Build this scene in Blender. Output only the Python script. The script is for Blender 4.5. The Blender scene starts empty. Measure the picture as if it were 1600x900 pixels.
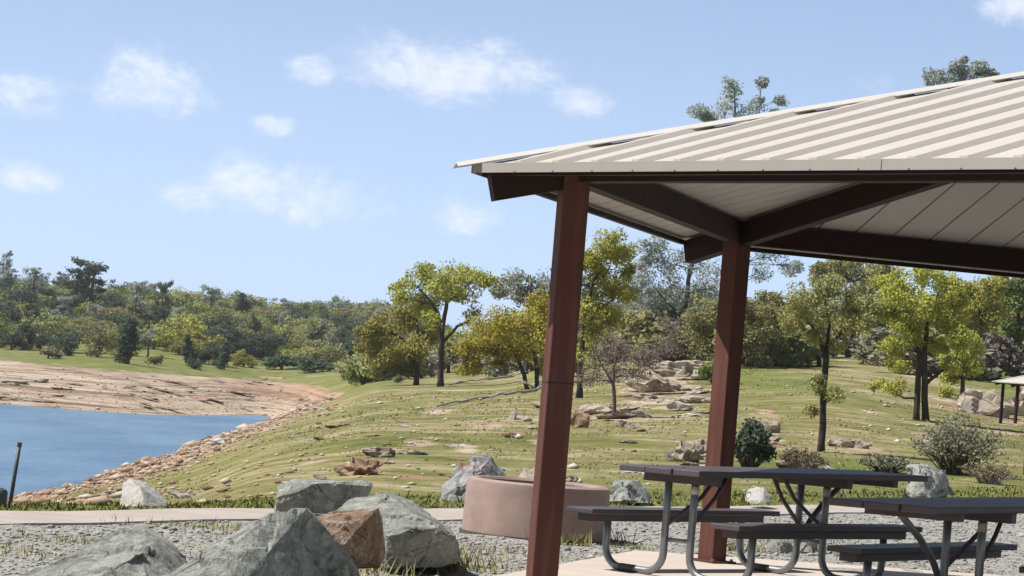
import bpy, bmesh, math, random
import numpy as np
from mathutils import Vector, Matrix, noise as mnoise

random.seed(7)
rng = np.random.default_rng(7)
scene = bpy.context.scene
R = math.radians

# ------------------------------------------------------------------ camera
EYE = 1.25
F = 3836.0                      # focal length in photo pixels (1600 wide)
PITCH, ROLL = 0.03662, 0.0833
fwd = Vector((0, math.cos(PITCH), math.sin(PITCH)))
up0 = Vector((0, -math.sin(PITCH), math.cos(PITCH)))
rt0 = Vector((1, 0, 0))
cr, sr = math.cos(ROLL), math.sin(ROLL)
cam_r = rt0 * cr + up0 * sr
cam_u = -rt0 * sr + up0 * cr
cd = bpy.data.cameras.new("camera")
cam = bpy.data.objects.new("camera", cd)
scene.collection.objects.link(cam)
cd.sensor_width = 36.0
cd.lens = 36.0 * F / 1600.0
cd.clip_start = 0.1
cd.clip_end = 12000
m = Matrix((cam_r, cam_u, -fwd)).transposed().to_4x4()
m.translation = Vector((0, 0, EYE))
cam.matrix_world = m
scene.camera = cam

# ------------------------------------------------------------------ sky, sun, exposure
SUN_EL = R(54)
sdir = Vector((-1.0, -0.12, 0)).normalized() * math.cos(SUN_EL) + Vector((0, 0, math.sin(SUN_EL)))
SKY_STRENGTH, SUN_STRENGTH, EXPOSURE = 0.074, 5.0, 0.38
world = bpy.data.worlds.new("World")
scene.world = world
world.use_nodes = True
wn, wl = world.node_tree.nodes, world.node_tree.links
wn.clear()
w_out = wn.new("ShaderNodeOutputWorld")
w_bg = wn.new("ShaderNodeBackground")
w_sky = wn.new("ShaderNodeTexSky")
w_sky.sky_type = 'NISHITA'
w_sky.sun_disc = False
w_sky.sun_elevation = SUN_EL
w_sky.sun_rotation = math.atan2(sdir.x, sdir.y)
w_sky.altitude = 0
w_sky.air_density = 0.62
w_sky.dust_density = 0.5
w_sky.ozone_density = 1.5
w_bg.inputs[1].default_value = SKY_STRENGTH


def wmath(op, a, b=None, c=None):
    n = wn.new("ShaderNodeMath"); n.operation = op
    for i, v in enumerate((a, b, c)):
        if v is None: continue
        if isinstance(v, (int, float)): n.inputs[i].default_value = v
        else: wl.new(v, n.inputs[i])
    return n.outputs[0]


def pxdir(px, py):
    return (fwd * F + cam_r * (px - 800) - cam_u * (py - 450)).normalized()


geo = wn.new("ShaderNodeTexCoord")
sep = wn.new("ShaderNodeSeparateXYZ")
wl.new(geo.outputs["Generated"], sep.inputs[0])
azi = wmath('ARCTAN2', sep.outputs[0], sep.outputs[1])
ele = wmath('ARCSINE', sep.outputs[2])
comb = wn.new("ShaderNodeCombineXYZ")
wl.new(azi, comb.inputs[0]); wl.new(wmath('MULTIPLY', ele, 1.5), comb.inputs[1])

comb0 = wn.new('ShaderNodeCombineXYZ')
wl.new(azi, comb0.inputs[0]); wl.new(ele, comb0.inputs[1])


def wnoise(scale, detail, rough, dist=0.0):
    n = wn.new("ShaderNodeTexNoise")
    n.inputs["Scale"].default_value = scale
    n.inputs["Detail"].default_value = detail
    n.inputs["Roughness"].default_value = rough
    n.inputs["Distortion"].default_value = dist
    wl.new(comb.outputs[0], n.inputs["Vector"])
    return n.outputs[0]


cn_big = wnoise(34, 10, 0.62, 0.5)
cn_fine = wnoise(130, 8, 0.65, 0.4)
cnoise = wmath('ADD', wmath('MULTIPLY', cn_big, 0.70), wmath('MULTIPLY', cn_fine, 0.30))
# clouds: (px, py, half-width px, half-height px, strength) turned into sky directions
cl = [(230, 132, 95, 50, 0.95), (290, 140, 50, 34, .55), (20, 145, 72, 34, 0.8), (485, 112, 42, 26, 0.8), (690, 108, 130, 54, .95),
      (800, 122, 85, 44, 0.8), (600, 122, 85, 36, .5), (905, 158, 60, 28, 0.7), (425, 195, 34, 20, 0.85), (390, 285, 60, 56, 0.9),
      (450, 305, 125, 52, 0.85), (520, 325, 60, 30, .75), (300, 310, 90, 34, 0.5), (730, 338, 56, 34, 0.75), (30, 276, 78, 26, 0.8),
      (1590, 8, 52, 30, 1.0), (1360, 135, 70, 24, 0.45), (120, 285, 110, 34, 0.4), (350, 240, 90, 40, .25), (900, 330, 200, 60, .2),
      (-260, 120, 110, 50, .9), (-450, 260, 140, 40, .8), (1900, 120, 120, 45, .9), (2150, 300, 130, 40, .8), (1750, -120, 140, 55, .9),
      (700, -160, 130, 50, .8), (100, -220, 120, 50, .9), (-700, 60, 150, 60, .9), (2600, 60, 160, 60, .9)]
csum = None
for (px, py, hw, hh, st) in cl:
    d = pxdir(px, py)
    a0, e0 = math.atan2(d.x, d.y), math.asin(d.z)
    hw, hh = hw * 1.22, hh * 1.18
    va = wn.new("ShaderNodeVectorMath"); va.operation = 'MULTIPLY_ADD'
    wl.new(comb0.outputs[0], va.inputs[0])
    va.inputs[1].default_value = (F / hw, F / hh, 0); va.inputs[2].default_value = (-a0 * F / hw, -e0 * F / hh, 0)
    vl = wn.new("ShaderNodeVectorMath"); vl.operation = 'LENGTH'
    wl.new(va.outputs[0], vl.inputs[0])
    mr = wn.new("ShaderNodeMapRange"); mr.interpolation_type = 'SMOOTHSTEP'
    wl.new(vl.outputs["Value"], mr.inputs[0])
    for k_, v_ in enumerate((0.0, 1.65, st, 0.0)): mr.inputs[k_ + 1].default_value = v_
    g = mr.outputs[0]
    csum = g if csum is None else wmath('MAXIMUM', csum, g)
cfac = wmath('MULTIPLY', wmath('SUBTRACT', wmath('ADD', csum, wmath('MULTIPLY', wmath('SUBTRACT', cnoise, 0.5), 2.5)), 0.24), 1.1)
cramp = wn.new("ShaderNodeMapRange"); cramp.interpolation_type = 'SMOOTHSTEP'
wl.new(cfac, cramp.inputs[0])
cramp.inputs[1].default_value = 0.0; cramp.inputs[2].default_value = 1.0
cramp.inputs[3].default_value = 0.0; cramp.inputs[4].default_value = 0.72
soft = wmath('MULTIPLY', cramp.outputs[0], wmath('MINIMUM', wmath('MULTIPLY', csum, 2.2), 1.0))
w_mix = wn.new("ShaderNodeMix"); w_mix.data_type = 'RGBA'
wl.new(soft, w_mix.inputs[0])
w_hs = wn.new("ShaderNodeHueSaturation")
w_hs.inputs["Saturation"].default_value = 1.0
w_hs.inputs["Value"].default_value = 1.0
wl.new(w_sky.outputs[0], w_hs.inputs["Color"])
w_veil = wn.new('ShaderNodeMix'); w_veil.data_type = 'RGBA'     # pale haze, thickest at the horizon
wl.new(wmath('MULTIPLY', wmath('POWER', 2.718, wmath('MULTIPLY', wmath('MAXIMUM', ele, 0.0), -5.0)), 0.97), w_veil.inputs[0])
wl.new(w_hs.outputs[0], w_veil.inputs[6]); w_veil.inputs[7].default_value = (7.2, 9.5, 13.6, 1)
wl.new(w_veil.outputs[2], w_mix.inputs[6])
w_cc = wn.new('ShaderNodeMix'); w_cc.data_type = 'RGBA'
wl.new(cn_fine, w_cc.inputs[0])
w_cc.inputs[6].default_value = (8.8, 9.4, 11.0, 1); w_cc.inputs[7].default_value = (12.0, 12.2, 13.0, 1)
wl.new(w_cc.outputs[2], w_mix.inputs[7])
wl.new(w_mix.outputs[2], w_bg.inputs[0])
wl.new(w_bg.outputs[0], w_out.inputs[0])

sl = bpy.data.lights.new("sun", 'SUN')
sl.energy = SUN_STRENGTH
sl.angle = R(0.53)
sl.color = (1.0, 0.95, 0.87)
sun = bpy.data.objects.new("sun", sl)
scene.collection.objects.link(sun)
sun.rotation_euler = (-sdir).to_track_quat('-Z', 'Y').to_euler()

vs = scene.view_settings
vs.view_transform = 'Standard'
vs.look = 'None'
vs.exposure = EXPOSURE
vs.gamma = 1.0
vs.use_curve_mapping = False
scene.cycles.max_bounces = 6
scene.cycles.transparent_max_bounces = 6
scene.cycles.use_adaptive_sampling = True

# ------------------------------------------------------------------ helpers
COL = scene.collection


def tag(o, label=None, cat=None, group=None, kind=None):
    if label: o["label"] = label
    if cat: o["category"] = cat
    if group: o["group"] = group
    if kind: o["kind"] = kind
    return o


def empty(name, loc, label=None, cat=None, group=None):
    e = bpy.data.objects.new(name, None)
    e.empty_display_size = 0.2
    e.location = loc
    COL.objects.link(e)
    return tag(e, label, cat, group)


def link(name, me, parent=None, loc=(0, 0, 0)):
    o = bpy.data.objects.new(name, me)
    o.location = loc
    COL.objects.link(o)
    if parent is not None: o.parent = parent
    return o


class MB:
    def __init__(s, origin=(0, 0, 0)):
        s.v, s.f, s.o = [], [], Vector(origin)

    def add(s, vs_, fs_):
        n = len(s.v)
        s.v += [tuple(Vector(p) - s.o) for p in vs_]
        s.f += [tuple(i + n for i in f) for f in fs_]
        return s

    def box(s, c, ax, ay, az):          # centre and three half-extent vectors
        c, ax, ay, az = Vector(c), Vector(ax), Vector(ay), Vector(az)
        p = [c + ax * i + ay * j + az * k for k in (-1, 1) for j in (-1, 1) for i in (-1, 1)]
        return s.add(p, [(0, 2, 3, 1), (4, 5, 7, 6), (0, 1, 5, 4), (2, 6, 7, 3), (0, 4, 6, 2), (1, 3, 7, 5)])

    def tube(s, pts, rad, n=8, cap=True):
        pts = [Vector(p) for p in pts]
        if not hasattr(rad, '__len__'): rad = [rad] * len(pts)
        vs_, fs_ = [], []
        ref = None
        for i, p in enumerate(pts):
            t = (pts[min(i + 1, len(pts) - 1)] - pts[max(i - 1, 0)])
            if t.length < 1e-9: t = Vector((0, 0, 1))
            t.normalize()
            if ref is None:
                ref = t.cross(Vector((0, 0, 1)))
                if ref.length < 1e-3: ref = t.cross(Vector((0, 1, 0)))
            a = (ref - t * ref.dot(t))
            if a.length < 1e-6: a = t.orthogonal()
            a.normalize(); ref = a
            b = t.cross(a)
            for k in range(n):
                an = 2 * math.pi * k / n
                vs_.append(p + (a * math.cos(an) + b * math.sin(an)) * rad[i])
        for i in range(len(pts) - 1):
            for k in range(n):
                k2 = (k + 1) % n
                fs_.append((i * n + k, i * n + k2, (i + 1) * n + k2, (i + 1) * n + k))
        if cap:
            fs_.append(tuple(range(n - 1, -1, -1)))
            fs_.append(tuple((len(pts) - 1) * n + k for k in range(n)))
        return s.add(vs_, fs_)

    def mesh(s, name, mat, smooth=False):
        me = bpy.data.meshes.new(name)
        me.from_pydata(s.v, [], s.f)
        if mat: me.materials.append(mat)
        if smooth: me.polygons.foreach_set("use_smooth", [True] * len(me.polygons))
        me.update()
        return me

    def build(s, name, mat, parent=None, smooth=False, bevel=0.0, loc=(0, 0, 0)):
        o = link(name, s.mesh(name, mat, smooth), parent, loc)
        if bevel:
            b = o.modifiers.new("bevel", 'BEVEL'); b.width = bevel; b.segments = 2; b.limit_method = 'ANGLE'
        return o


def np_mesh(name, V, Fq, mat, tint=None, smooth=False):
    """V (n,3) float, Fq (m,k) int -> mesh; tint: per-face float"""
    V = np.asarray(V, np.float32); Fq = np.asarray(Fq, np.int32)
    me = bpy.data.meshes.new(name)
    mN, k = Fq.shape
    me.vertices.add(len(V)); me.vertices.foreach_set("co", V.ravel())
    me.loops.add(mN * k); me.loops.foreach_set("vertex_index", Fq.ravel())
    me.polygons.add(mN)
    me.polygons.foreach_set("loop_start", np.arange(0, mN * k, k, dtype=np.int32))
    if smooth: me.polygons.foreach_set("use_smooth", np.ones(mN, bool))
    if mat: me.materials.append(mat)
    me.update(calc_edges=True)
    if tint is not None:
        a = me.attributes.new("tint", 'FLOAT', 'FACE')
        a.data.foreach_set("value", np.asarray(tint, np.float32))
    return me


# ------------------------------------------------------------------ materials
def new_mat(name):
    mt = bpy.data.materials.new(name)
    mt.use_nodes = True
    nt = mt.node_tree
    b = nt.nodes["Principled BSDF"]
    return mt, nt, b


def nd(nt, typ, **kw):
    n = nt.nodes.new(typ)
    for k, v in kw.items():
        if k in n.inputs.keys() if hasattr(n.inputs, 'keys') else False:
            n.inputs[k].default_value = v
        else:
            setattr(n, k, v)
    return n


def noise_tex(nt, scale, detail=6, rough=0.6, vec=None, dist=0.0):
    n = nt.nodes.new("ShaderNodeTexNoise")
    n.inputs["Scale"].default_value = scale
    n.inputs["Detail"].default_value = detail
    n.inputs["Roughness"].default_value = rough
    n.inputs["Distortion"].default_value = dist
    if vec is not None: nt.links.new(vec, n.inputs["Vector"])
    return n.outputs[0]


def ramp(nt, fac, stops, interp='LINEAR'):
    n = nt.nodes.new("ShaderNodeValToRGB")
    n.color_ramp.interpolation = interp
    e = n.color_ramp.elements
    while len(e) < len(stops): e.new(0.5)
    for i, (p, c) in enumerate(stops):
        e[i].position = p
        e[i].color = (*c, 1) if len(c) == 3 else c
    nt.links.new(fac, n.inputs[0])
    return n.outputs[0]


def mixc(nt, fac, a, b, mode='MIX'):
    n = nt.nodes.new("ShaderNodeMix"); n.data_type = 'RGBA'; n.blend_type = mode
    for i, v in ((0, fac), (6, a), (7, b)):
        if isinstance(v, (int, float)): n.inputs[i].default_value = v
        elif isinstance(v, tuple): n.inputs[i].default_value = (*v, 1) if len(v) == 3 else v
        else: nt.links.new(v, n.inputs[i])
    return n.outputs[2]


def mth(nt, op, a, b=None):
    n = nt.nodes.new("ShaderNodeMath"); n.operation = op
    for i, v in enumerate((a, b)):
        if v is None: continue
        if isinstance(v, (int, float)): n.inputs[i].default_value = v
        else: nt.links.new(v, n.inputs[i])
    return n.outputs[0]


def attr(nt, name):
    n = nt.nodes.new("ShaderNodeAttribute"); n.attribute_name = name
    return n.outputs["Fac"]


def bump(nt, b, h, strength=0.4, dist=0.02):
    n = nt.nodes.new("ShaderNodeBump")
    n.inputs["Strength"].default_value = strength
    n.inputs["Distance"].default_value = dist
    nt.links.new(h, n.inputs["Height"])
    nt.links.new(n.outputs[0], b.inputs["Normal"])


def tco(nt, kind="Object", scale=None):
    t = nt.nodes.new("ShaderNodeTexCoord").outputs[kind]
    if scale:
        mp = nt.nodes.new("ShaderNodeMapping")
        mp.inputs["Scale"].default_value = scale
        nt.links.new(t, mp.inputs[0])
        return mp.outputs[0]
    return t


def world_pos(nt, scale=None):
    t = nt.nodes.new("ShaderNodeNewGeometry").outputs["Position"]
    if scale:
        mp = nt.nodes.new("ShaderNodeMapping")
        mp.inputs["Scale"].default_value = scale
        nt.links.new(t, mp.inputs[0])
        return mp.outputs[0]
    return t


def leaf_mat(name, dark, light, transl=0.5, upn=0.7):
    mt, nt, b = new_mat(name)
    nt.nodes.remove(b)
    out = nt.nodes["Material Output"]
    oi = nt.nodes.new("ShaderNodeObjectInfo").outputs["Random"]
    c = ramp(nt, attr(nt, "tint"), [(0.0, dark), (1.0, light)])
    hs = nt.nodes.new("ShaderNodeHueSaturation")
    nt.links.new(c, hs.inputs["Color"])
    nt.links.new(mth(nt, 'ADD', mth(nt, 'MULTIPLY', oi, 0.3), 0.85), hs.inputs["Value"])
    nt.links.new(mth(nt, 'ADD', mth(nt, 'MULTIPLY', oi, 0.03), 0.485), hs.inputs["Hue"])
    d = nt.nodes.new("ShaderNodeBsdfDiffuse"); t = nt.nodes.new("ShaderNodeBsdfTranslucent")
    mx = nt.nodes.new("ShaderNodeMixShader"); mx.inputs[0].default_value = transl
    nt.links.new(hs.outputs[0], d.inputs[0]); nt.links.new(hs.outputs[0], t.inputs[0])
    if upn:
        vm = nt.nodes.new('ShaderNodeVectorMath'); vm.operation = 'ADD'
        vm.inputs[0].default_value = (0, 0, upn)
        nt.links.new(nt.nodes.new('ShaderNodeNewGeometry').outputs['Normal'], vm.inputs[1])
        vn = nt.nodes.new('ShaderNodeVectorMath'); vn.operation = 'NORMALIZE'
        nt.links.new(vm.outputs[0], vn.inputs[0])
        nt.links.new(vn.outputs[0], d.inputs['Normal']); nt.links.new(vn.outputs[0], t.inputs['Normal'])
    nt.links.new(d.outputs[0], mx.inputs[1]); nt.links.new(t.outputs[0], mx.inputs[2])
    nt.links.new(mx.outputs[0], out.inputs[0])
    return mt


L_YELLOW = leaf_mat("leaf_yellow", (0.36, 0.31, 0.05), (0.64, 0.58, 0.13))
L_SPRING = leaf_mat("leaf_spring", (0.32, 0.325, 0.07), (0.62, 0.6, 0.17))
L_OLIVE = leaf_mat("leaf_olive", (0.28, 0.285, 0.11), (0.53, 0.52, 0.25))
L_GREEN = leaf_mat("leaf_green", (0.15, 0.19, 0.055), (0.34, 0.38, 0.13))
L_GREY = leaf_mat("leaf_grey", (0.3, 0.345, 0.3), (0.54, 0.58, 0.51))
L_DARK = leaf_mat("leaf_dark", (0.07, 0.1, 0.07), (0.19, 0.24, 0.16))
L_TWIG = leaf_mat("leaf_twig", (0.21, 0.17, 0.14), (0.42, 0.36, 0.31))
L_SAGE = leaf_mat("leaf_sage", (0.24, 0.26, 0.175), (0.48, 0.48, 0.34))
L_STRAW = leaf_mat("leaf_straw", (0.20, 0.16, 0.085), (0.45, 0.38, 0.24))


def bark_mat(name, c1, c2):
    mt, nt, b = new_mat(name)
    v = tco(nt, "Object", (6, 6, 1.5))
    n = noise_tex(nt, 3.0, 6, 0.65, v)
    nt.links.new(ramp(nt, n, [(0.3, c1), (0.75, c2)]), b.inputs["Base Color"])
    b.inputs["Roughness"].default_value = 0.95
    bump(nt, b, n, 0.8, 0.05)
    return mt


BARK = bark_mat("bark", (0.018, 0.014, 0.012), (0.075, 0.06, 0.05))
BARK_GREY = bark_mat("bark_grey", (0.05, 0.042, 0.038), (0.15, 0.13, 0.115))
DEADWOOD = bark_mat("dead_wood", (0.22, 0.20, 0.18), (0.48, 0.45, 0.41))


def rock_mat(name, c_lo, c_mid, c_hi, lichen=None, lich_amt=0.5, scale=1.0, stain=None, bmp=0.7):
    mt, nt, b = new_mat(name)
    v = tco(nt, "Object")
    oi = nt.nodes.new("ShaderNodeObjectInfo")
    add = nt.nodes.new("ShaderNodeVectorMath"); add.operation = 'ADD'
    cmb = nt.nodes.new("ShaderNodeCombineXYZ")
    nt.links.new(mth(nt, 'MULTIPLY', oi.outputs["Random"], 37.0), cmb.inputs[0])
    nt.links.new(v, add.inputs[0]); nt.links.new(cmb.outputs[0], add.inputs[1])
    v = add.outputs[0]
    n1 = noise_tex(nt, 3.2 * scale, 9, 0.68, v, 0.6)
    n2 = noise_tex(nt, 17 * scale, 8, 0.7, v)
    n3 = noise_tex(nt, 60 * scale, 5, 0.7, v)
    base = ramp(nt, mth(nt, 'ADD', mth(nt, 'MULTIPLY', n1, .6), mth(nt, 'MULTIPLY', n2, .4)),
                [(0.30, c_lo), (0.5, c_mid), (0.68, c_hi)])
    if stain:
        f = ramp(nt, noise_tex(nt, 2.2 * scale, 5, 0.6, v, 1.0), [(0.54, (0, 0, 0)), (0.64, (1, 1, 1))])
        base = mixc(nt, f, base, stain)
    if lichen:
        f = ramp(nt, noise_tex(nt, 9 * scale, 6, 0.7, v), [(0.53, (0, 0, 0)), (0.6, (lich_amt,) * 3)])
        base = mixc(nt, f, base, lichen)
    dk = ramp(nt, n3, [(0.25, (0.62, 0.62, 0.62)), (0.55, (1, 1, 1))])
    base = mixc(nt, 1.0, base, dk, 'MULTIPLY')
    nc = noise_tex(nt, 2.6 * scale, 4, 0.55, v, 1.4)
    crack = ramp(nt, mth(nt, 'ABSOLUTE', mth(nt, 'SUBTRACT', nc, 0.5)), [(0.0, (0.28, 0.27, 0.26)), (0.012, (1, 1, 1))])
    base = mixc(nt, 0.8, base, crack, 'MULTIPLY')
    nt.links.new(base, b.inputs["Base Color"])
    b.inputs["Roughness"].default_value = 0.92
    h = mth(nt, 'ADD', mth(nt, 'ADD', mth(nt, 'MULTIPLY', n2, 1.0), mth(nt, 'MULTIPLY', n1, 1.2)), mth(nt, 'MULTIPLY', n3, .35))
    bump(nt, b, h, bmp, 0.05 / scale)
    return mt


ROCK_GREY = rock_mat("rock_grey", (0.085, 0.09, 0.08), (0.36, 0.38, 0.34), (0.56, 0.58, 0.53), (0.62, 0.64, 0.58), 0.6, bmp=1.0)
ROCK_RUST = rock_mat("rock_rust", (0.09, 0.06, 0.04), (0.25, 0.165, 0.105), (0.42, 0.32, 0.23), (0.40, 0.37, 0.31), 0.75)
ROCK_STAIN = rock_mat("rock_stained", (0.12, 0.12, 0.12), (0.30, 0.30, 0.30), (0.46, 0.46, 0.46), (0.50, 0.50, 0.49), 0.4, 1.0, (0.30, 0.12, 0.08))
ROCK_TAN = rock_mat("rock_tan", (0.22, 0.175, 0.13), (0.45, 0.375, 0.29), (0.60, 0.53, 0.43), (0.40, 0.38, 0.34), 0.5, 0.5)
ROCK_PALE = rock_mat("rock_pale", (0.34, 0.33, 0.31), (0.52, 0.50, 0.46), (0.62, 0.60, 0.56), (0.45, 0.45, 0.45), 0.4)
ROCK_ORANGE = rock_mat("rock_orange", (0.15, 0.09, 0.06), (0.37, 0.235, 0.15), (0.52, 0.39, 0.28), (0.46, 0.41, 0.35), 0.6, 0.6)


def paint_mat(name, col, rough=0.5, metal=0.0, dirt=(0.5, 0.5, 0.5), amt=0.25, scale=3.0, spec=0.5, dust=None):
    mt, nt, b = new_mat(name)
    v = world_pos(nt)
    n = noise_tex(nt, scale, 7, 0.65, v)
    n2 = noise_tex(nt, scale * 9, 4, 0.6, v)
    f = ramp(nt, mth(nt, 'ADD', mth(nt, 'MULTIPLY', n, .7), mth(nt, 'MULTIPLY', n2, .3)), [(0.40, (0, 0, 0)), (0.75, (amt,) * 3)])
    cbase = mixc(nt, f, col, dirt)
    if dust:
        st_ = noise_tex(nt, 1.0, 5, 0.7, world_pos(nt, (14, 14, 1.1)), 0.3)
        cbase = mixc(nt, ramp(nt, st_, [(0.50, (0, 0, 0)), (0.72, (0.45,) * 3)]), cbase, dust)
    nt.links.new(cbase, b.inputs["Base Color"])
    b.inputs["Metallic"].default_value = metal
    b.inputs["Specular IOR Level"].default_value = spec
    nt.links.new(mth(nt, 'ADD', mth(nt, 'MULTIPLY', n2, 0.2), rough - 0.1), b.inputs["Roughness"])
    return mt


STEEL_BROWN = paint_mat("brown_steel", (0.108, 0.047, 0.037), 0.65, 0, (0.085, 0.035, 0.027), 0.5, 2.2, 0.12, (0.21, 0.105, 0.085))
ROOF_METAL = paint_mat("roof_metal", (0.52, 0.485, 0.445), 0.5, 0, (0.40, 0.35, 0.30), 0.45, 2.0, 0.3)
ROOF_UNDER = paint_mat("roof_underside", (0.60, 0.565, 0.52), 0.6, 0, (0.48, 0.45, 0.41), 0.5, 2.0, 0.2)
STEEL_SHADED = paint_mat("shaded_brown_steel", (0.034, 0.019, 0.016), 0.6, 0, (0.024, 0.014, 0.012), 0.5, 2.2, 0.12)  # brown steel with the shade under the roof put into its colour
ROOF_TRIM = paint_mat("roof_trim", (0.36, 0.335, 0.31), 0.5, 0, (0.27, 0.245, 0.22), 0.4, 2.5)
CAP_WHITE = paint_mat("cap_white", (0.54, 0.52, 0.49), 0.45, 0, (0.5, 0.46, 0.42), 0.35, 3)
PIPE = paint_mat("galvanised_pipe", (0.24, 0.265, 0.275), 0.42, 0.7, (0.15, 0.165, 0.17), 0.5, 6)
BOARD = paint_mat("table_board", (0.062, 0.054, 0.06), 0.5, 0, (0.11, 0.095, 0.10), 0.6, 5)
STICKER = paint_mat("pale_band", (0.45, 0.42, 0.38), 0.6)
DRUM = paint_mat("drum_paint", (0.012, 0.02, 0.035), 0.5)
POLE_DARK = paint_mat("dark_pole", (0.014, 0.014, 0.028), 0.5)


def concrete_mat(name, c1, c2, scale=2.0, bmp=0.2):
    mt, nt, b = new_mat(name)
    v = world_pos(nt)
    n = noise_tex(nt, scale, 9, 0.65, v); n2 = noise_tex(nt, scale * 40, 5, 0.7, v)
    f = mth(nt, 'ADD', mth(nt, 'MULTIPLY', n, .65), mth(nt, 'MULTIPLY', n2, .35))
    nt.links.new(ramp(nt, f, [(0.35, c1), (0.65, c2)]), b.inputs["Base Color"])
    b.inputs["Roughness"].default_value = 0.9
    bump(nt, b, mth(nt, 'ADD', n, n2), bmp, 0.01)
    return mt


SLAB = concrete_mat("slab_concrete", (0.44, 0.375, 0.325), (0.56, 0.485, 0.43))
PATH = concrete_mat("path_concrete", (0.34, 0.295, 0.26), (0.45, 0.40, 0.355))
RING = concrete_mat("ring_concrete", (0.25, 0.18, 0.155), (0.40, 0.295, 0.26), 4.0, 0.5)
SOOT = concrete_mat("soot", (0.03, 0.028, 0.026), (0.09, 0.08, 0.07), 5.0)

# ------------------------------------------------------------------ terrain heights


def horizon(px): return 450 + F * math.tan(PITCH) * 1.0 + (px - 800) * math.tan(ROLL)


def at(px, py, Y):
    d = fwd * F + cam_r * (px - 800) - cam_u * (py - 450)
    return Vector((0, 0, EYE)) + d * (Y / d.y)


LAKE_Z = -4.75
cols = {
    -700: [(13, -.1), (19, -.12), (30, -.95), (50, -2.4), (80, -4.5), (90, -4.9), (110, -7), (185, -6.8), (205, -5), (215, -4.7), (240, -3.2), (300, -1), (420, 4), (600, 12), (900, 10)],
    0: [(900, 13.2, 0), (822, 16.7, 0), (797, 18.2, 0), (788, 19.6, 0), (30, -.95), (50, -2.4), (84, -4.55), (90, -4.85), (110, -7), (190, -6.8), (213, -5.0), (628, 219, 0), (600, 235, 0), (576, 258, 0), (549, 320, 0), (520, 420, 0), (462, 620, 0), (900, 11)],
    200: [(897, 14, 0), (818, 18, 0), (796, 19.7, 0), (790, 21, 0), (780, 40, 0), (765, 70, 0), (750, 98, 0), (733, 121, 0), (140, -6.6), (195, -6.8), (218, -5.0), (636, 223, 0), (606, 240, 0), (580, 266, 0), (556, 330, 0), (520, 430, 0), (478, 640, 0), (900, 11)],
    330: [(890, 14.8, 0), (816, 18.6, 0), (796, 20.3, 0), (789, 22, 0), (770, 45, 0), (738, 76, 0), (709, 115, 0), (689, 160, 0), (178, -5.5), (215, -5.7), (231, -5.0), (646, 241, 0), (608, 264, 0), (584, 300, 0), (560, 350, 0), (525, 450, 0), (485, 680, 0), (920, 11)],
    430: [(880, 15.5, 0), (815, 19.3, 0), (796, 21, 0), (780, 24, 0), (740, 40, 0), (700, 70, 0), (678, 110, 0), (667, 165, 0), (661, 196, 0), (210, -5.3), (250, -5.5), (651, 259, 0), (607, 288, 0), (580, 335, 0), (560, 420, 0), (535, 520, 0), (497, 720, 0), (950, 12)],
    600: [(880, 16, 0), (812, 21.5, 0), (792, 23, 0), (750, 32, 0), (700, 50, 0), (650, 90, 0), (620, 140, 0), (602, 200, 0), (590, 255, 0), (572, 350, 0), (540, 470, 0), (502, 720, 0), (950, 12)],
    800: [(900, 16, 0), (810, 23, 0), (790, 25, 0), (750, 35, 0), (700, 52, 0), (650, 85, 0), (625, 122, 0), (604, 175, 0), (590, 235, 0), (570, 320, 0), (535, 500, 0), (950, 14)],
    1000: [(900, 16.8, 0), (810, 25.2, 0), (790, 27.3, 0), (750, 36, 0), (700, 52, 0), (660, 76, 0), (640, 96, 0), (618, 118, 0), (580, 142, 0), (560, 172, 0), (540, 260, 0), (520, 400, 0), (950, 20)],
    1300: [(900, 18, 0), (810, 28.5, 0), (790, 31.5, 0), (750, 41, 0), (700, 60, 0), (650, 86, 0), (600, 122, 0), (575, 152, 0), (560, 195, 0), (535, 300, 0), (515, 450, 0), (950, 24)],
    1600: [(900, 20, 0), (810, 33, 0), (790, 37, 0), (740, 52, 0), (700, 74, 0), (660, 110, 0), (625, 135, 0), (580, 170, 0), (550, 230, 0), (510, 400, 0), (950, 30)],
    2300: [(20, 0), (37, 0), (74, .5), (110, 1.3), (170, 5), (230, 8), (400, 18), (950, 34)],
}
LV0, LV1, NV = math.log(1.0), math.log(4000.0), 600
NU = 400
vgrid = np.linspace(LV0, LV1, NV)
cu, ct = [], []
for px, lst in sorted(cols.items()):
    u = math.atan((px - 800) / F)
    pts = [(1.0, -.35), (7.0, -.2)]
    for e in lst:
        if len(e) == 3:
            p = at(px, e[0], e[1])
            pts.append((math.hypot(p.x, p.y), p.z))
        else:
            pts.append((e[0] / math.cos(u), e[1]))
    pts += [(1800, pts[-1][1] * .6), (4000, 0)]
    lr = np.log([p[0] for p in pts]); zz = np.array([p[1] for p in pts])
    cu.append(u); ct.append(np.interp(vgrid, lr, zz))
cu = np.array(cu); ct = np.array(ct)
ugrid = np.linspace(cu[0], cu[-1], NU)
T = np.stack([np.interp(ugrid, cu, ct[:, j]) for j in range(NV)], 1)


def blur(A, s, ax):
    k = np.exp(-0.5 * (np.arange(-3 * s, 3 * s + 1) / s) ** 2); k /= k.sum()
    P = np.pad(A, [(3 * s, 3 * s) if i == ax else (0, 0) for i in (0, 1)], mode='edge')
    return sum(k[i] * np.take(P, np.arange(i, i + A.shape[ax]), ax) for i in range(len(k)))


T = blur(blur(T, 2, 1), 3, 0)


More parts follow.
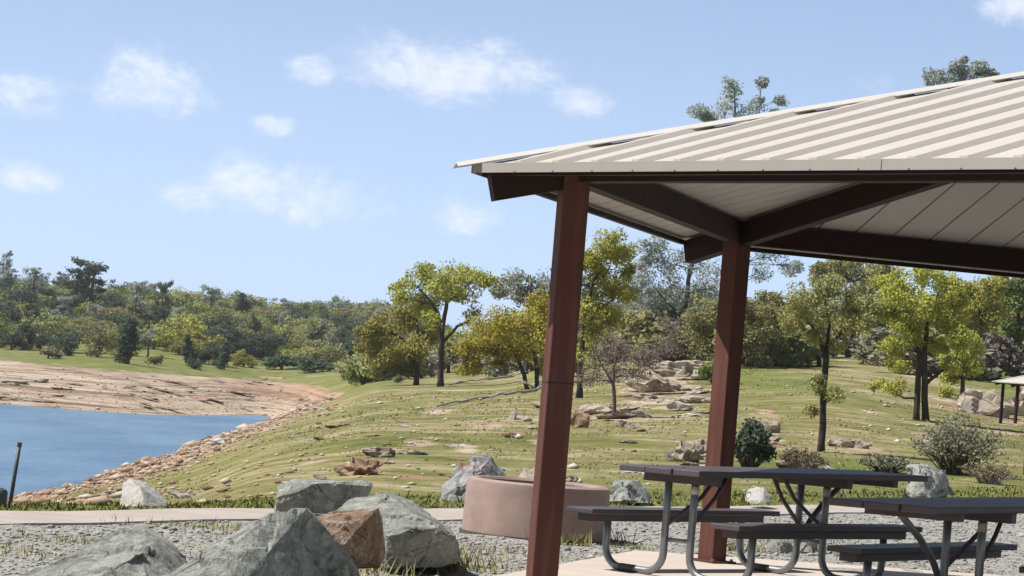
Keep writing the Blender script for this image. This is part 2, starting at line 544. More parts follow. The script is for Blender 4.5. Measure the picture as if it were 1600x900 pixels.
def vnoise(x, y, seed=0):
    xi, yi = np.floor(x).astype(np.int64), np.floor(y).astype(np.int64)
    fx, fy = x - xi, y - yi
    fx, fy = fx * fx * (3 - 2 * fx), fy * fy * (3 - 2 * fy)

    def hsh(a, b):
        n = (a * 374761393 + b * 668265263 + seed * 974634777) & 0x7fffffff
        n = (n ^ (n >> 13)) * 1274126177 & 0x7fffffff
        return ((n ^ (n >> 16)) & 0xffff) / 65535.0
    return (hsh(xi, yi) * (1 - fx) + hsh(xi + 1, yi) * fx) * (1 - fy) + (hsh(xi, yi + 1) * (1 - fx) + hsh(xi + 1, yi + 1) * fx) * fy


def fbm(x, y, sc, oct=4, seed=0):
    s, a, t = 0, 1.0, 0
    for i in range(oct):
        s = s + a * vnoise(x * sc, y * sc, seed + i); t += a
        a *= .5; sc *= 2.03
    return s / t


# path line in world (near edge / far edge)
PA, PB = Vector((-3.55, 17.2)), Vector((7.7, 36.6))
pdir = (PB - PA).normalized()
pnor = Vector((-pdir.y, pdir.x))          # points to the far (lake / meadow) side
PW = 0.42


def path_dist(x, y):                       # signed distance from path centre line, + = far side
    return (x - PA.x) * pnor.x + (y - PA.y) * pnor.y


def H(x, y, fine=True):
    x = np.asarray(x, float); y = np.asarray(y, float)
    r = np.maximum(np.hypot(x, y), 1.0); az = np.arctan2(x, y)
    u = np.clip(az, ugrid[0] + 1e-6, ugrid[-1] - 1e-6)
    fi = (u - ugrid[0]) / (ugrid[1] - ugrid[0]); fj = np.clip((np.log(r) - LV0) / (vgrid[1] - vgrid[0]), 0, NV - 1.001)
    i, j = fi.astype(int), fj.astype(int); i = np.minimum(i, NU - 2)
    a, b = fi - i, fj - j
    z = (T[i, j] * (1 - a) + T[i + 1, j] * a) * (1 - b) + (T[i, j + 1] * (1 - a) + T[i + 1, j + 1] * a) * b
    bk = np.clip((np.abs(az) - 0.9) / 0.6, 0, 1)
    back = np.interp(np.log(r), np.log([1, 10, 18, 34, 60, 110, 400]), [-.35, -.3, 1.0, 7.5, 20, 27, 20])      # unseen rise added behind the viewpoint to block low sky light
    z = z * (1 - bk) + back * bk
    if fine:
        z0 = z
        amp = np.clip((path_dist(x, y) - 1.0) / 12, 0, 1)
        amp = amp * np.clip(np.abs(z0 - LAKE_Z) / 1.5, .08, 1)
        z = z + amp * np.clip(r / 90, .15, 2.2) * (fbm(x, y, .16, 3, 3) - .5) * .07
        z = z + amp * (fbm(x, y, 1.1, 2, 9) - .5) * .03
        z = z + (1 - amp) * (fbm(x, y, 2.5, 2, 5) - .5) * .03
    return z


def hit(px, py, y0=9.0, y1=900.0):
    d = fwd * F + cam_r * (px - 800) - cam_u * (py - 450)
    d = d / d.y
    Y = np.exp(np.linspace(math.log(y0), math.log(y1), 3000))
    zr = EYE + d.z * Y
    h = H(d.x * Y, Y)
    k = np.nonzero(zr <= h)[0]
    if len(k) == 0: return None
    Y0 = float(Y[k[0]])
    return Vector((d.x * Y0, Y0, float(h[k[0]])))


def ground(px, py, fallback=200.0):
    p = hit(px, py)
    if p is None:
        q = at(px, py, fallback)
        p = Vector((q.x, q.y, float(H(q.x, q.y))))
    return p


def gz(x, y): return float(H(x, y))


# ------------------------------------------------------------------ ground sheet
azs = np.concatenate([np.linspace(-math.pi, -0.42, 40, endpoint=False), np.linspace(-0.42, -0.225, 40, endpoint=False),
                      np.linspace(-0.225, 0.225, 430), np.linspace(0.225, 0.42, 41)[1:], np.linspace(0.42, math.pi, 41)[1:-1]])
rs = np.concatenate([np.array([0.0]), np.exp(np.linspace(math.log(1.0), math.log(9.5), 18, endpoint=False)),
                     np.exp(np.linspace(math.log(9.5), math.log(850), 520, endpoint=False)), np.exp(np.linspace(math.log(850), math.log(2600), 16))])
AZ, RR = np.meshgrid(azs, rs, indexing='ij')
GX, GY = RR * np.sin(AZ), RR * np.cos(AZ)
GZ = H(GX, GY)
pd = path_dist(GX, GY)
# recess the ground under the slab, so that the concrete stands proud
nA, nR = len(azs), len(rs)
idx = np.arange(nA * nR).reshape(nA, nR)
A2 = np.roll(idx, -1, 0)
q = np.stack([idx[:, :-1], A2[:, :-1], A2[:, 1:], idx[:, 1:]], -1).reshape(-1, 4)
V = np.stack([GX, GY, GZ], -1).reshape(-1, 3)

gm, nt, b = new_mat("ground")
wp = world_pos(nt)
n_big = noise_tex(nt, 0.10, 6, 0.6, wp, 0.4)
n_mid = noise_tex(nt, 0.55, 7, 0.65, wp, 0.3)
n_small = noise_tex(nt, 3.5, 6, 0.7, wp)
n_fine = noise_tex(nt, 13, 4, 0.75, wp)
fg = mth(nt, 'ADD', mth(nt, 'ADD', mth(nt, 'MULTIPLY', n_big, .28), mth(nt, 'MULTIPLY', n_mid, .34)), mth(nt, 'ADD', mth(nt, 'MULTIPLY', n_small, .22), mth(nt, 'MULTIPLY', n_fine, .16)))
grass_c = ramp(nt, fg, [(0.405, (0.095, 0.115, 0.028)), (0.47, (0.175, 0.172, 0.058)), (0.515, (0.245, 0.215, 0.10)), (0.565, (0.42, 0.35, 0.23))])
lush = mixc(nt, attr(nt, "lush"), grass_c, ramp(nt, n_mid, [(0.3, (0.095, 0.135, 0.027)), (0.7, (0.175, 0.195, 0.055))]))
strat = world_pos(nt, (0.03, 0.03, 3.0))
n_str = noise_tex(nt, 1.6, 6, 0.65, strat, 0.8)
soil = ramp(nt, mth(nt, 'ADD', mth(nt, 'MULTIPLY', n_str, .6), mth(nt, 'MULTIPLY', n_mid, .4)),
            [(0.36, (0.14, 0.10, 0.075)), (0.44, (0.34, 0.255, 0.185)), (0.53, (0.45, 0.365, 0.28)), (0.66, (0.55, 0.48, 0.40))])
lay = ramp(nt, noise_tex(nt, 1.0, 4, 0.6, world_pos(nt, (0.05, 0.05, 4.5)), 0.6), [(0.40, (0.42, 0.38, 0.36)), (0.47, (1, 1, 1)), (0.60, (1, 1, 1)), (0.66, (0.55, 0.5, 0.47))])
soil = mixc(nt, 0.85, soil, lay, 'MULTIPLY')
soil = mixc(nt, attr(nt, "rust"), soil, (0.33, 0.18, 0.105))
n_g1 = noise_tex(nt, 14, 3, 0.6, wp)
vor = nt.nodes.new("ShaderNodeTexVoronoi"); vor.inputs["Scale"].default_value = 24; nt.links.new(wp, vor.inputs["Vector"])
grav = ramp(nt, mth(nt, 'ADD', mth(nt, 'MULTIPLY', vor.outputs["Distance"], .5), mth(nt, 'MULTIPLY', n_g1, .5)),
            [(0.22, (0.21, 0.205, 0.185)), (0.42, (0.30, 0.295, 0.27)), (0.7, (0.38, 0.375, 0.345))])
edge = mth(nt, 'MULTIPLY', mth(nt, 'SUBTRACT', n_mid, 0.5), 0.9)


def soft_mask(name, lo=.42, hi=.58):
    return ramp(nt, mth(nt, 'ADD', attr(nt, name), edge), [(lo, (0, 0, 0)), (hi, (1, 1, 1))])


c = mixc(nt, soft_mask("soil"), lush, soil)
c = mixc(nt, soft_mask("gravel"), c, grav)
nt.links.new(c, b.inputs["Base Color"])
b.inputs["Roughness"].default_value = 0.97
b.inputs["Specular IOR Level"].default_value = 0.1
bump(nt, b, mth(nt, 'ADD', mth(nt, 'MULTIPLY', n_small, 1.0), mth(nt, 'MULTIPLY', n_fine, .25)), 1.0, 0.09)

gme = np_mesh("ground", V, q, gm, smooth=True)
PYv = np.maximum(GY, 1.0)
pxv = 800 + F * GX / PYv
hz = GZ - LAKE_Z
soil_m = np.zeros_like(GX)
near_shore = (RR < 200)
d_sh = GX + np.interp(GY, [70, 95, 118, 150, 200, 260], [18.5, 18.0, 18.0, 18.5, 20, 23])      # distance right of the shoreline
soil_m = np.where(near_shore, np.clip(1.05 - d_sh / np.interp(GY, [20, 60, 120, 240], [6.5, 11, 12, 8]), 0, 1), 0)
soil_m = np.where(near_shore & (pd < 1.6), 0, soil_m)
farm = (RR >= 200)
soil_m = np.where(farm, np.clip((3.1 - hz) / .9 + .5 + (fbm(GX, GY, .05, 3, 2) - .5) * 1.2, 0, 1), soil_m)
lush_m = np.where(farm, .55, 0) * (pxv < 640) + np.clip((2.2 - np.abs(pd - 1.6)) / 1.5, 0, 1) * .8 * (pd > 0)
lush_m = np.clip(lush_m + np.clip(fbm(GX * 1.5, GY * .5, .09, 4, 21) - .5, 0, 1) * 4 * (pd > 4) * np.where(pxv > 1130, 1.0, .3), 0, 1)
for bx, by, bw in [(570, 728, 40), (600, 704, 30), (660, 690, 34), (720, 702, 30), (900, 655, 30), (955, 655, 40), (1015, 622, 60), (1050, 600, 55), (1078, 706, 34), (1196, 688, 34), (1250, 735, 40), (1335, 696, 36),
                   (850, 690, 26), (640, 745, 30), (480, 725, 30), (1180, 640, 24), (760, 665, 26), (1130, 735, 40), (1480, 690, 40), (1545, 650, 60), (690, 640, 30)]:
    bp_ = hit(bx, by)
    if bp_ is None: continue
    rx_ = bw * 1.3 / (F / bp_.y); ry_ = min(bw * .30, 13) * bp_.y ** 2 / (F * 1.3)
    soil_m = np.maximum(soil_m, .66 * np.exp(-((GX - bp_.x) / rx_) ** 2 - ((GY - bp_.y) / ry_) ** 2) * (.25 + 1.5 * fbm(GX * 2.2, GY * .6, 1.0, 4, 61)) * (pd > 2))
rust_m = np.where(farm, np.clip((pxv - 330) / 120, 0, 1) * np.clip((hz - 1.4) / .8, 0, 1) * .5, np.clip(fbm(GX, GY, .12, 3, 31) - .45, 0, 1) * 2.2)
rust_m = np.clip(rust_m, 0, 1)
grav_m = np.clip(.5 - (pd + .2) / .5, 0, 1)
for nm, arr in (("soil", soil_m), ("lush", lush_m), ("rust", rust_m), ("gravel", grav_m)):
    a = gme.attributes.new(nm, 'FLOAT', 'POINT')
    a.data.foreach_set("value", arr.reshape(-1).astype(np.float32))
g_obj = link("ground", gme)
tag(g_obj, kind='structure')

# ------------------------------------------------------------------ lake
wm, nt, b = new_mat("lake_water")
wp = world_pos(nt, (1.0, 0.35, 1.0))
w1 = noise_tex(nt, 0.9, 5, 0.6, wp, 0.3)
w2 = noise_tex(nt, 0.12, 4, 0.6, wp)
nt.links.new(ramp(nt, w2, [(0.40, (0.065, 0.14, 0.235)), (0.60, (0.115, 0.205, 0.30))]), b.inputs["Base Color"])
b.inputs["Roughness"].default_value = 0.28
b.inputs["IOR"].default_value = 1.33
b.inputs["Specular IOR Level"].default_value = 0.35
bump(nt, b, w1, 0.7, 0.25)
lake = MB().add([(-900, 40, LAKE_Z), (60, 40, LAKE_Z), (60, 420, LAKE_Z), (-900, 420, LAKE_Z)], [(0, 1, 2, 3)]).build("lake", wm)
tag(lake, kind='structure')

# ------------------------------------------------------------------ path and slab
pm = MB()
P_, S_ = [], 90
for i in range(S_ + 1):
    t = -14 + i * (60.0 / S_)
    wob = 0.05 * math.sin(t * .9) + .03 * math.sin(t * 2.3)
    for sgn in (-1, 1):
        p = PA + pdir * t + pnor * (sgn * (PW + wob * sgn * .5))
        P_.append((p.x, p.y, gz(p.x, p.y) + .016))
fc = [(2 * i, 2 * i + 2, 2 * i + 3, 2 * i + 1) for i in range(S_)]
n0 = len(P_)
P2 = [(x, y, z - .15) for x, y, z in P_]
fc += [(2 * i, n0 + 2 * i, n0 + 2 * i + 2, 2 * i + 2) for i in range(S_)] + [(2 * i + 1, 2 * i + 3, n0 + 2 * i + 3, n0 + 2 * i + 1) for i in range(S_)]
tag(pm.add(P_ + P2, fc).build("path", PATH), kind='structure')

HC = Vector((4.844, 15.105, 0)); YAW = 3.369
RP, HB, RE, RISE, HE = 4.658, 2.398, 5.227, 1.37, 2.397


def hexv(k, r, z=0.0):
    a = YAW - math.pi / 3 * k
    return Vector((HC.x + r * math.cos(a), HC.y + r * math.sin(a), z))


sm = MB()
top = [hexv(k, 5.47, 0.0) for k in range(6)]
bot = [hexv(k, 5.47, -.35) for k in range(6)]
sm.add(top + bot, [tuple(range(5, -1, -1)), tuple(range(6, 12))] + [(k, (k + 1) % 6, 6 + (k + 1) % 6, 6 + k) for k in range(6)])
slab = sm.build("concrete_slab", SLAB, bevel=.012)
tag(slab, kind='structure')


# ------------------------------------------------------------------ picnic shelter
def shelter(center, yaw, label, scale=1.0, detail=True, base_z=0.0):
    C = Vector((center[0], center[1], base_z))
    root = empty("picnic_shelter", C, label, "shelter")

    def hv(k, r, z):
        a = yaw - math.pi / 3 * k
        return Vector((C.x + r * scale * math.cos(a), C.y + r * scale * math.sin(a), base_z + z * scale))

    Z = Vector((0, 0, 1))
    for k in range(6):
        a = yaw - math.pi / 3 * k
        rad = Vector((math.cos(a), math.sin(a), 0)); tan = Vector((-rad.y, rad.x, 0))
        w = .0762 * scale
        p = hv(k, RP, 0)
        po = MB(C).box(p + Z * (1.245 * scale), rad * w, tan * w, Z * (1.245 * scale + .01)).build("post", STEEL_BROWN if detail else STEEL_SHADED, root, bevel=.006)
        if detail:
            bp = MB(C).box(p + Z * .008, rad * .13, tan * .13, Z * .008).build("base_plate", STEEL_BROWN, po)
            for i_ in (-1, 1):
                for j_ in (-1, 1):
                    q0 = p + rad * .105 * i_ + tan * .105 * j_
                    MB(C).tube([q0 + Z * .015, q0 + Z * .032], .013, 6).build("anchor_bolt", PIPE, po)
            if k == 0: MB(C).box(p + Z * 1.245, rad * (w + .0025), tan * (w + .0025), Z * .004).build("splice_seam", BARK, po)
        # eave beam to the next post
        p2 = hv(k + 1, RP, 0)
        d = (p2 - p).normalized(); nrm = Vector((d.y, -d.x, 0))
        mid = (p + p2) / 2
        L = (p2 - p).length / 2 - .085 * scale
        MB(C).box(mid + Z * (HB + .085) * scale, d * L, nrm * .05 * scale, Z * .085 * scale).build("beam", STEEL_SHADED, root)
        # hip rafter
        e, c0 = hv(k, RE - .06, HE + .012), hv(k, .18, HE + .012 + RISE * (1 - .24 / RE))
        dr = (c0 - e).normalized(); n2 = tan.cross(dr).normalized()
        if n2.z < 0: n2 = -n2
        md = (e + c0) / 2 - n2 * .085 * scale
        MB(C).box(md, dr * ((c0 - e).length / 2), tan * .052 * scale, n2 * .085 * scale).build("hip_rafter", STEEL_SHADED, root)
    hub = MB(C)
    for zz in (HE + RISE - .26,):
        hub.tube([hv(0, 0, zz), hv(0, 0, zz + .22)], .2 * scale, 12)
    hub.build("hub", STEEL_SHADED, root)
    # roof: six faces of ribbed panels
    roof = MB(C).tube([hv(0, 0, HE + RISE + .03), hv(0, 0, HE + RISE + .12)], [.2 * scale, .05 * scale], 12).build("roof", ROOF_METAL, root)
    apo = RE * math.sqrt(3) / 2
    W = .3048
    RB = .016
    for k in range(6):
        e1, e2 = hv(k, RE, 0), hv(k + 1, RE, 0)
        d = (e2 - e1).normalized()
        mid = (e1 + e2) / 2
        inw = (C - mid); inw.z = 0; inw.normalize()
        half = RE / 2

        def P(t, s, z):
            return mid + (d * t + inw * s) * scale + Z * (HE + .03 + s / apo * RISE + z) * scale

        def lim(t): return max(0.0, apo * (1 - abs(t) / half) - .01)
        np_ = int(math.ceil(RE / W))
        t_off = -half
        if detail:
            for j in range(np_):
                t0, t1 = t_off + j * W, min(t_off + (j + 1) * W, half)
                ts = [t0 + .009, t1 - .009]
                if ts[0] < 0 < ts[1]: ts.insert(1, 0.0)
                pb = MB(C)
                pts = [P(t, -.03, 0) for t in ts] + [P(t, lim(t), 0) for t in reversed(ts)]
                ptt = [P(t, -.03, RB) for t in ts] + [P(t, lim(t), RB) for t in reversed(ts)]
                n = len(pts)
                pb.add(pts + ptt, [tuple(range(n)), tuple(range(2 * n - 1, n - 1, -1))] + [(i, i + n, (i + 1) % n + n, (i + 1) % n) for i in range(n)])
                if t1 < half - .06:
                    rw, rt, rh = .042, .020, .026
                    cs = [(-rw, RB + .001), (-rt, RB + rh), (rt, RB + rh), (rw, RB + .001)]
                    A_ = [P(t1 + o, -.028, z) for o, z in cs]
                    B_ = [P(t1 + o, lim(t1 + o), z) for o, z in cs]
                    pb.add(A_ + B_, [(0, 1, 5, 4), (1, 2, 6, 5), (2, 3, 7, 6), (0, 3, 2, 1), (4, 5, 6, 7)])
                po_ = pb.build("roof_panel", ROOF_METAL, roof)
                po_.data.materials.append(ROOF_UNDER); po_.data.polygons[0].material_index = 1
        else:
            pts = [P(-half, 0, 0), P(half, 0, 0), P(0, apo, 0), P(-half, 0, RB), P(half, 0, RB), P(0, apo, RB)]
            MB(C).add(pts, [(0, 1, 2), (5, 4, 3), (0, 3, 4, 1), (1, 4, 5, 2), (2, 5, 3, 0)]).build("roof_panel", ROOF_METAL, roof)
        # fascia in lengths, dark eave strut behind it
        cuts = [-half, -half + RE * .44, half] if detail else [-half, half]
        for i in range(len(cuts) - 1):
            a_, b_ = cuts[i] + (.0 if i == 0 else .003), cuts[i + 1] - .003
            fb = MB(C)
            c_ = mid + (d * ((a_ + b_) / 2) - inw * .036) * scale + Z * (HE + .024) * scale
            fb.box(c_, d * ((b_ - a_) / 2 * scale), inw * .004 * scale, Z * .027 * scale)
            fo = fb.build("fascia", ROOF_TRIM, root)
        if detail:
            for j in range(np_ - 1):
                t = t_off + (j + 1) * W
                sc_ = MB(C).box(mid + d * t - inw * .042 + Z * (HE + .001), d * .004, inw * .002, Z * .003)
                sc_.build("drip_clip", BARK_GREY, root)
        c_ = mid + inw * .03 * scale + Z * (HE + .002) * scale
        MB(C).box(c_, d * ((half - .06) * scale), inw * .022 * scale, Z * .016 * scale).build("eave_strut", STEEL_SHADED, root)
        # hip cap along hip k
        a = yaw - math.pi / 3 * k
        rad = Vector((math.cos(a), math.sin(a), 0)); tan = Vector((-rad.y, rad.x, 0))
        hb = MB(C)
        def hp(r, o, z): return hv(k, r, HE + .03 + RISE * (1 - r / RE) + z) + tan * o * scale
        zc = RB + .023
        sec = [(-.085, zc - .014), (0, zc + .013), (.085, zc - .014), (.085, zc - .019), (0, zc + .008), (-.085, zc - .019)]
        A_ = [hp(RE + .13, o, z) for o, z in sec]; B_ = [hp(.1, o, z) for o, z in sec]
        n = 6
        hb.add(A_ + B_, [(i, (i + 1) % n, n + (i + 1) % n, n + i) for i in range(n)] + [(5, 4, 3, 2, 1, 0), (6, 7, 8, 9, 10, 11)])
        hb.build("hip_cap", CAP_WHITE, root)
    return root


shelter(HC, YAW, "large brown steel picnic shelter with ribbed beige hipped metal roof over the tables")


# ------------------------------------------------------------------ picnic tables
def picnic_table(cx, cy, ang, left, right, label, tilt=0.0):
    """left / right: how far the top runs from the frame centre along the axis"""
    O = Vector((cx, cy, 0.0))
    root = empty("picnic_table", O, label, "picnic table", "picnic tables under the shelter")
    ax = Vector((math.cos(ang), math.sin(ang), 0)); pe = Vector((-ax.y, ax.x, 0)); Z = Vector((0, 0, 1))

    def P(a, b_, z):
        v = O + ax * a + pe * b_ + Z * z
        v.z += tilt * (v.x - O.x) * (z / .75)
        return v
    D, sp, Pp, HT, HN, LB = .76, .113, .51, .756, .428, 1.07
    bo = sp + Pp

    def plank(n, a0, a1, b0, b1, z1, th, par=root):
        pb = MB(O)
        pts = [P(a, b_, z) for z in (z1 - th, z1) for a, b_ in ((a0, b0), (a1, b0), (a1, b1), (a0, b1))]
        pb.add(pts, [(3, 2, 1, 0), (4, 5, 6, 7), (0, 1, 5, 4), (1, 2, 6, 5), (2, 3, 7, 6), (3, 0, 4, 7)])
        return pb.build(n, BOARD, par, bevel=.006)
    WT = .69
    for i in range(3):
        w = WT / 3
        plank("top_plank", -left + (.012, 0, .006)[i], right, -WT / 2 + i * w + .004, -WT / 2 + (i + 1) * w - .004, HT, .042)
    for a in (-D, D):
        for i in range(3):
            MB(O).tube([P(a, -WT / 3 + i * WT / 3, HT - .001), P(a, -WT / 3 + i * WT / 3, HT + .005)], .011, 8).build("bolt_head", PIPE, root)
    for s in (-1, 1):
        plank("bench_plank", -LB, LB, s * bo - .118, s * bo + .118, HN, .036)
        # skirt channel under the bench
        pb = MB(O)
        pts = [P(a, s * bo + o, z) for z in (HN - .09, HN - .037) for a, o in ((-LB + .06, -.06), (LB - .12, -.06), (LB - .12, .06), (-LB + .06, .06))]
        pb.add(pts, [(3, 2, 1, 0), (4, 5, 6, 7), (0, 1, 5, 4), (1, 2, 6, 5), (2, 3, 7, 6), (3, 0, 4, 7)]).build("bench_channel", BOARD, root)
    r = .026
    for a in (-D, D):
        # cross bar under the top
        pb = MB(O)
        pts = [P(a + da, b_, z) for z in (HT - .105, HT - .043) for da, b_ in ((-.03, -.31), (.03, -.31), (.03, .31), (-.03, .31))]
        pb.add(pts, [(3, 2, 1, 0), (4, 5, 6, 7), (0, 1, 5, 4), (1, 2, 6, 5), (2, 3, 7, 6), (3, 0, 4, 7)]).build("cross_bar", BOARD, root)
        for s in (-1, 1):
            y0, y1, rb = s * bo, s * sp, .14
            ctr = []
            ctr.append((y0, HN - .06)); ctr.append((y0, r + rb + .05))
            for i in range(0, 7):
                t = i / 6 * math.pi / 2
                ctr.append((y0 - s * (rb - rb * math.cos(t)), r + rb - rb * math.sin(t)))
            for i in range(0, 7):
                t = i / 6 * math.pi / 2
                ctr.append((y1 + s * (rb - rb * math.sin(t)), r + rb - rb * math.cos(t)))
            ctr.append((y1, .45)); ctr.append((y1, HT - .05))
            lg = MB(O).tube([P(a, y, z) for y, z in ctr], r, 12).build("leg_pipe", PIPE, root, smooth=True)
            # pale band near the top and the foot sleeve
            if s < 0:
                MB(O).tube([P(a, y1, .585), P(a, y1, .64)], r + .0025, 12).build("label_band", STICKER, lg, smooth=True)
            MB(O).tube([P(a, (y0 + y1) / 2 - s * .02, r), P(a, (y0 + y1) / 2 + s * .11, r)], r + .003, 12).build("foot_sleeve", BOARD, lg, smooth=True)
        MB(O).tube([P(a, -sp, .26), P(a, sp, .26)], .014, 8).build("tie_rod", PIPE, root, smooth=True)
        sgn = 1 if a < 0 else -1
        for s in (-1, 1):
            MB(O).tube([P(a, s * sp * .9, .36), P(a + sgn * .30, s * sp * .5, HT - .20), P(a + sgn * .44, s * sp * .4, HT - .045)], .015, 8).build("brace", BOARD, root, smooth=True)
    # curved brace for the overhanging end of the top
    sgn = 1 if right > left else -1
    a0 = sgn * D; ov = max(left, right) - D
    for s in (1,):
        MB(O).tube([P(a0, s * sp, .22), P(a0 + sgn * ov * .15, s * sp, .40), P(a0 + sgn * ov * .32, s * sp, .53), P(a0 + sgn * ov * .62, s * sp, HT - .05)],
                   .021, 8).build("end_brace", PIPE if sgn < 0 else BOARD, root, smooth=True)
    MB(O).add([P(a, b_, z) for z in (HT - .09, HT - .043) for a, b_ in ((a0 + sgn * ov * .62 - .03, -.3), (a0 + sgn * ov * .62 + .03, -.3), (a0 + sgn * ov * .62 + .03, .3), (a0 + sgn * ov * .62 - .03, .3))],
              [(3, 2, 1, 0), (4, 5, 6, 7), (0, 1, 5, 4), (1, 2, 6, 5), (2, 3, 7, 6), (3, 0, 4, 7)]).build("end_bar", BOARD, root)
    return root


picnic_table(1.765, 17.1, R(47.3), 1.03, 1.71, "dark picnic table on pipe legs beside the rear shelter post, farther of the two", .022)
picnic_table(3.24, 15.14, R(53), 1.82, 1.03, "dark picnic table at the right edge, nearer, its overhanging top end facing left", .022)

# ------------------------------------------------------------------ fire ring
fp = hit(835, 837)
fr = empty("fire_ring", fp, "round pinkish concrete fire ring on the gravel behind the shelter post", "fire ring")
ro, ri, hh, NS = .60, .49, .45, 64
prof = [(ro + .012, -.04), (ro + .010, .03), (ro, hh - .05), (ro - .006, hh - .015), (ro - .03, hh), (ri + .02, hh), (ri, hh - .02), (ri, .02)]
vs_, fs_ = [], []
for i in range(NS):
    a = 2 * math.pi * i / NS
    for rr, z in prof: vs_.append((rr * math.cos(a), rr * math.sin(a), z))
n = len(prof)
for i in range(NS):
    for j in range(n - 1):
        fs_.append((i * n + j, ((i + 1) % NS) * n + j, ((i + 1) % NS) * n + j + 1, i * n + j + 1))
mb = MB(); mb.v, mb.f = vs_, fs_
ringo = mb.build("ring_wall", RING, fr, smooth=True)
es = ringo.modifiers.new("es", 'EDGE_SPLIT'); es.split_angle = R(35)
MB().tube([(0, 0, .0), (0, 0, .05)], ri - .002, 40).build("ash_bed", SOOT, fr)
MB().tube([(0, 0, -.03), (0, 0, .012)], ro + .03, 48).build("base_gap", SOOT, fr)


# ------------------------------------------------------------------ rocks
def displace(bm, amp, sc, seed, oct=5, strat=0.0):
    bm.normal_update()
    off = Vector((seed * 3.7, seed * 1.3, seed * 7.1))
    new = []
    for v in bm.verts:
        p = v.co * sc + off
        n = mnoise.fractal(p, 0.9, 2.1, oct)
        r_ = 1 - abs(mnoise.noise(p * .7 + Vector((9, 2, 4)))) * 2
        q_ = v.co * sc * .45 + off
        fp_ = mnoise.voronoi(q_ * 1.9 + mnoise.noise_vector(q_ * 3) * .12)[1][0]
        big = mnoise.cell(fp_ * 31.7)
        crk = abs(mnoise.noise(p * .55 + mnoise.noise_vector(p * .8) * .5)); crk = -max(0, .07 - crk) * 9
        new.append(v.co + v.normal * amp * (n * .55 + (r_ - .5) * .3 + (big - .5) * 1.5 + crk))
    for v, c_ in zip(bm.verts, new): v.co = c_


def hull_rock(name, pts, mat, label, cat="boulder", group=None, amp=.02, seed=1, target=.05, sc=4.0, parent=None, chips=7):
    base = Vector((sum(p.x for p in pts) / len(pts), sum(p.y for p in pts) / len(pts), min(p.z for p in pts)))
    bm = bmesh.new()
    for p in pts: bm.verts.new(p - base)
    r_ = bmesh.ops.convex_hull(bm, input=bm.verts)
    dele = [g_ for g_ in r_["geom_interior"] if isinstance(g_, bmesh.types.BMVert)]
    if dele: bmesh.ops.delete(bm, geom=dele, context='VERTS')
    rc = random.Random(seed * 13 + 1)
    size = max((v.co - w_.co).length for v in bm.verts for w_ in bm.verts)
    for _ in range(chips):                     # knock corners off along flat planes
        n_ = Vector((rc.gauss(0, 1), rc.gauss(-.3, 1), rc.gauss(.25, .8))).normalized()
        d_ = max(v.co.dot(n_) for v in bm.verts) - rc.uniform(.010, .032) * size
        bmesh.ops.bisect_plane(bm, geom=bm.verts[:] + bm.edges[:] + bm.faces[:], plane_co=n_ * d_, plane_no=n_, clear_outer=True)
        co = [v.co.copy() for v in bm.verts]
        bm.clear()
        for c_ in co: bm.verts.new(c_)
        bmesh.ops.remove_doubles(bm, verts=bm.verts, dist=.004)
        r_ = bmesh.ops.convex_hull(bm, input=bm.verts)
        dele = [g_ for g_ in r_["geom_interior"] + r_["geom_unused"] if isinstance(g_, bmesh.types.BMVert) and g_.is_valid]
        if dele: bmesh.ops.delete(bm, geom=list(set(dele)), context='VERTS')
    for it in range(6):
        ed = [e for e in bm.edges if e.calc_length() > target]
        if not ed or len(bm.verts) > 9000: break
        bmesh.ops.subdivide_edges(bm, edges=ed, cuts=1)
        bmesh.ops.triangulate(bm, faces=[f for f in bm.faces if len(f.verts) > 3])
    bmesh.ops.recalc_face_normals(bm, faces=bm.faces)
    displace(bm, amp * .62, sc, seed)
    me = bpy.data.meshes.new(name); bm.to_mesh(me); bm.free()
    me.materials.append(mat)
    me.polygons.foreach_set("use_smooth", [True] * len(me.polygons))
    if hasattr(me, "set_sharp_from_angle"): me.set_sharp_from_angle(angle=R(20))
    o = link(name, me, parent, base)
    return tag(o, label, cat, group)


def px_rock(spec, **kw):
    return hull_rock(pts=[at(px, py, Y) for px, py, Y in spec], **kw)


def on_plane(anchor, n, px, py):
    """corner of a flat rock face: the point of the face through anchor (normal n) seen at px, py"""
    A_ = at(*anchor); n = Vector(n)
    d = fwd * F + cam_r * (px - 800) - cam_u * (py - 450)
    E_ = Vector((0, 0, EYE))
    t = (A_ - E_).dot(n) / d.dot(n)
    return (px, py, (d * t).y)


def face(anchor, n, pts): return [on_plane(anchor, n, *p) for p in pts]


# the big foreground boulders: outline corners with their own depth
px_rock([(20, 905, 12.6), (110, 862, 12.9), (190, 826, 13.2), (222, 818, 13.4), (255, 836, 13.4), (290, 868, 13.2), (310, 930, 12.6), (250, 960, 12.1), (0, 960, 12.2),
         (222, 822, 13.9), (290, 880, 13.9), (60, 900, 13.6), (240, 850, 12.7), (200, 880, 12.3)],
        name="boulder", mat=ROCK_GREY, label="smooth sloping grey boulder at the bottom left corner", group="foreground boulders", amp=.022, seed=3, target=.035)
px_rock([(205, 912, 11.7), (290, 868, 11.9), (352, 818, 12.2), (392, 800, 12.3), (200, 1000, 11.4), (300, 1000, 11.2), (300, 900, 11.5), (370, 850, 11.75), (390, 806, 13.1), (250, 960, 12.9)]
        + face((430, 812, 11.95), (.60, -.79, .10), [(424, 800), (478, 796), (520, 842), (548, 872), (568, 908), (566, 990), (438, 1000), (432, 860)]) + [(478, 800, 13.4), (560, 930, 13.6)],
        name="boulder", mat=ROCK_GREY, label="biggest grey boulder in front with a dark shaded right face", group="foreground boulders", amp=.026, seed=11, target=.032, chips=4)
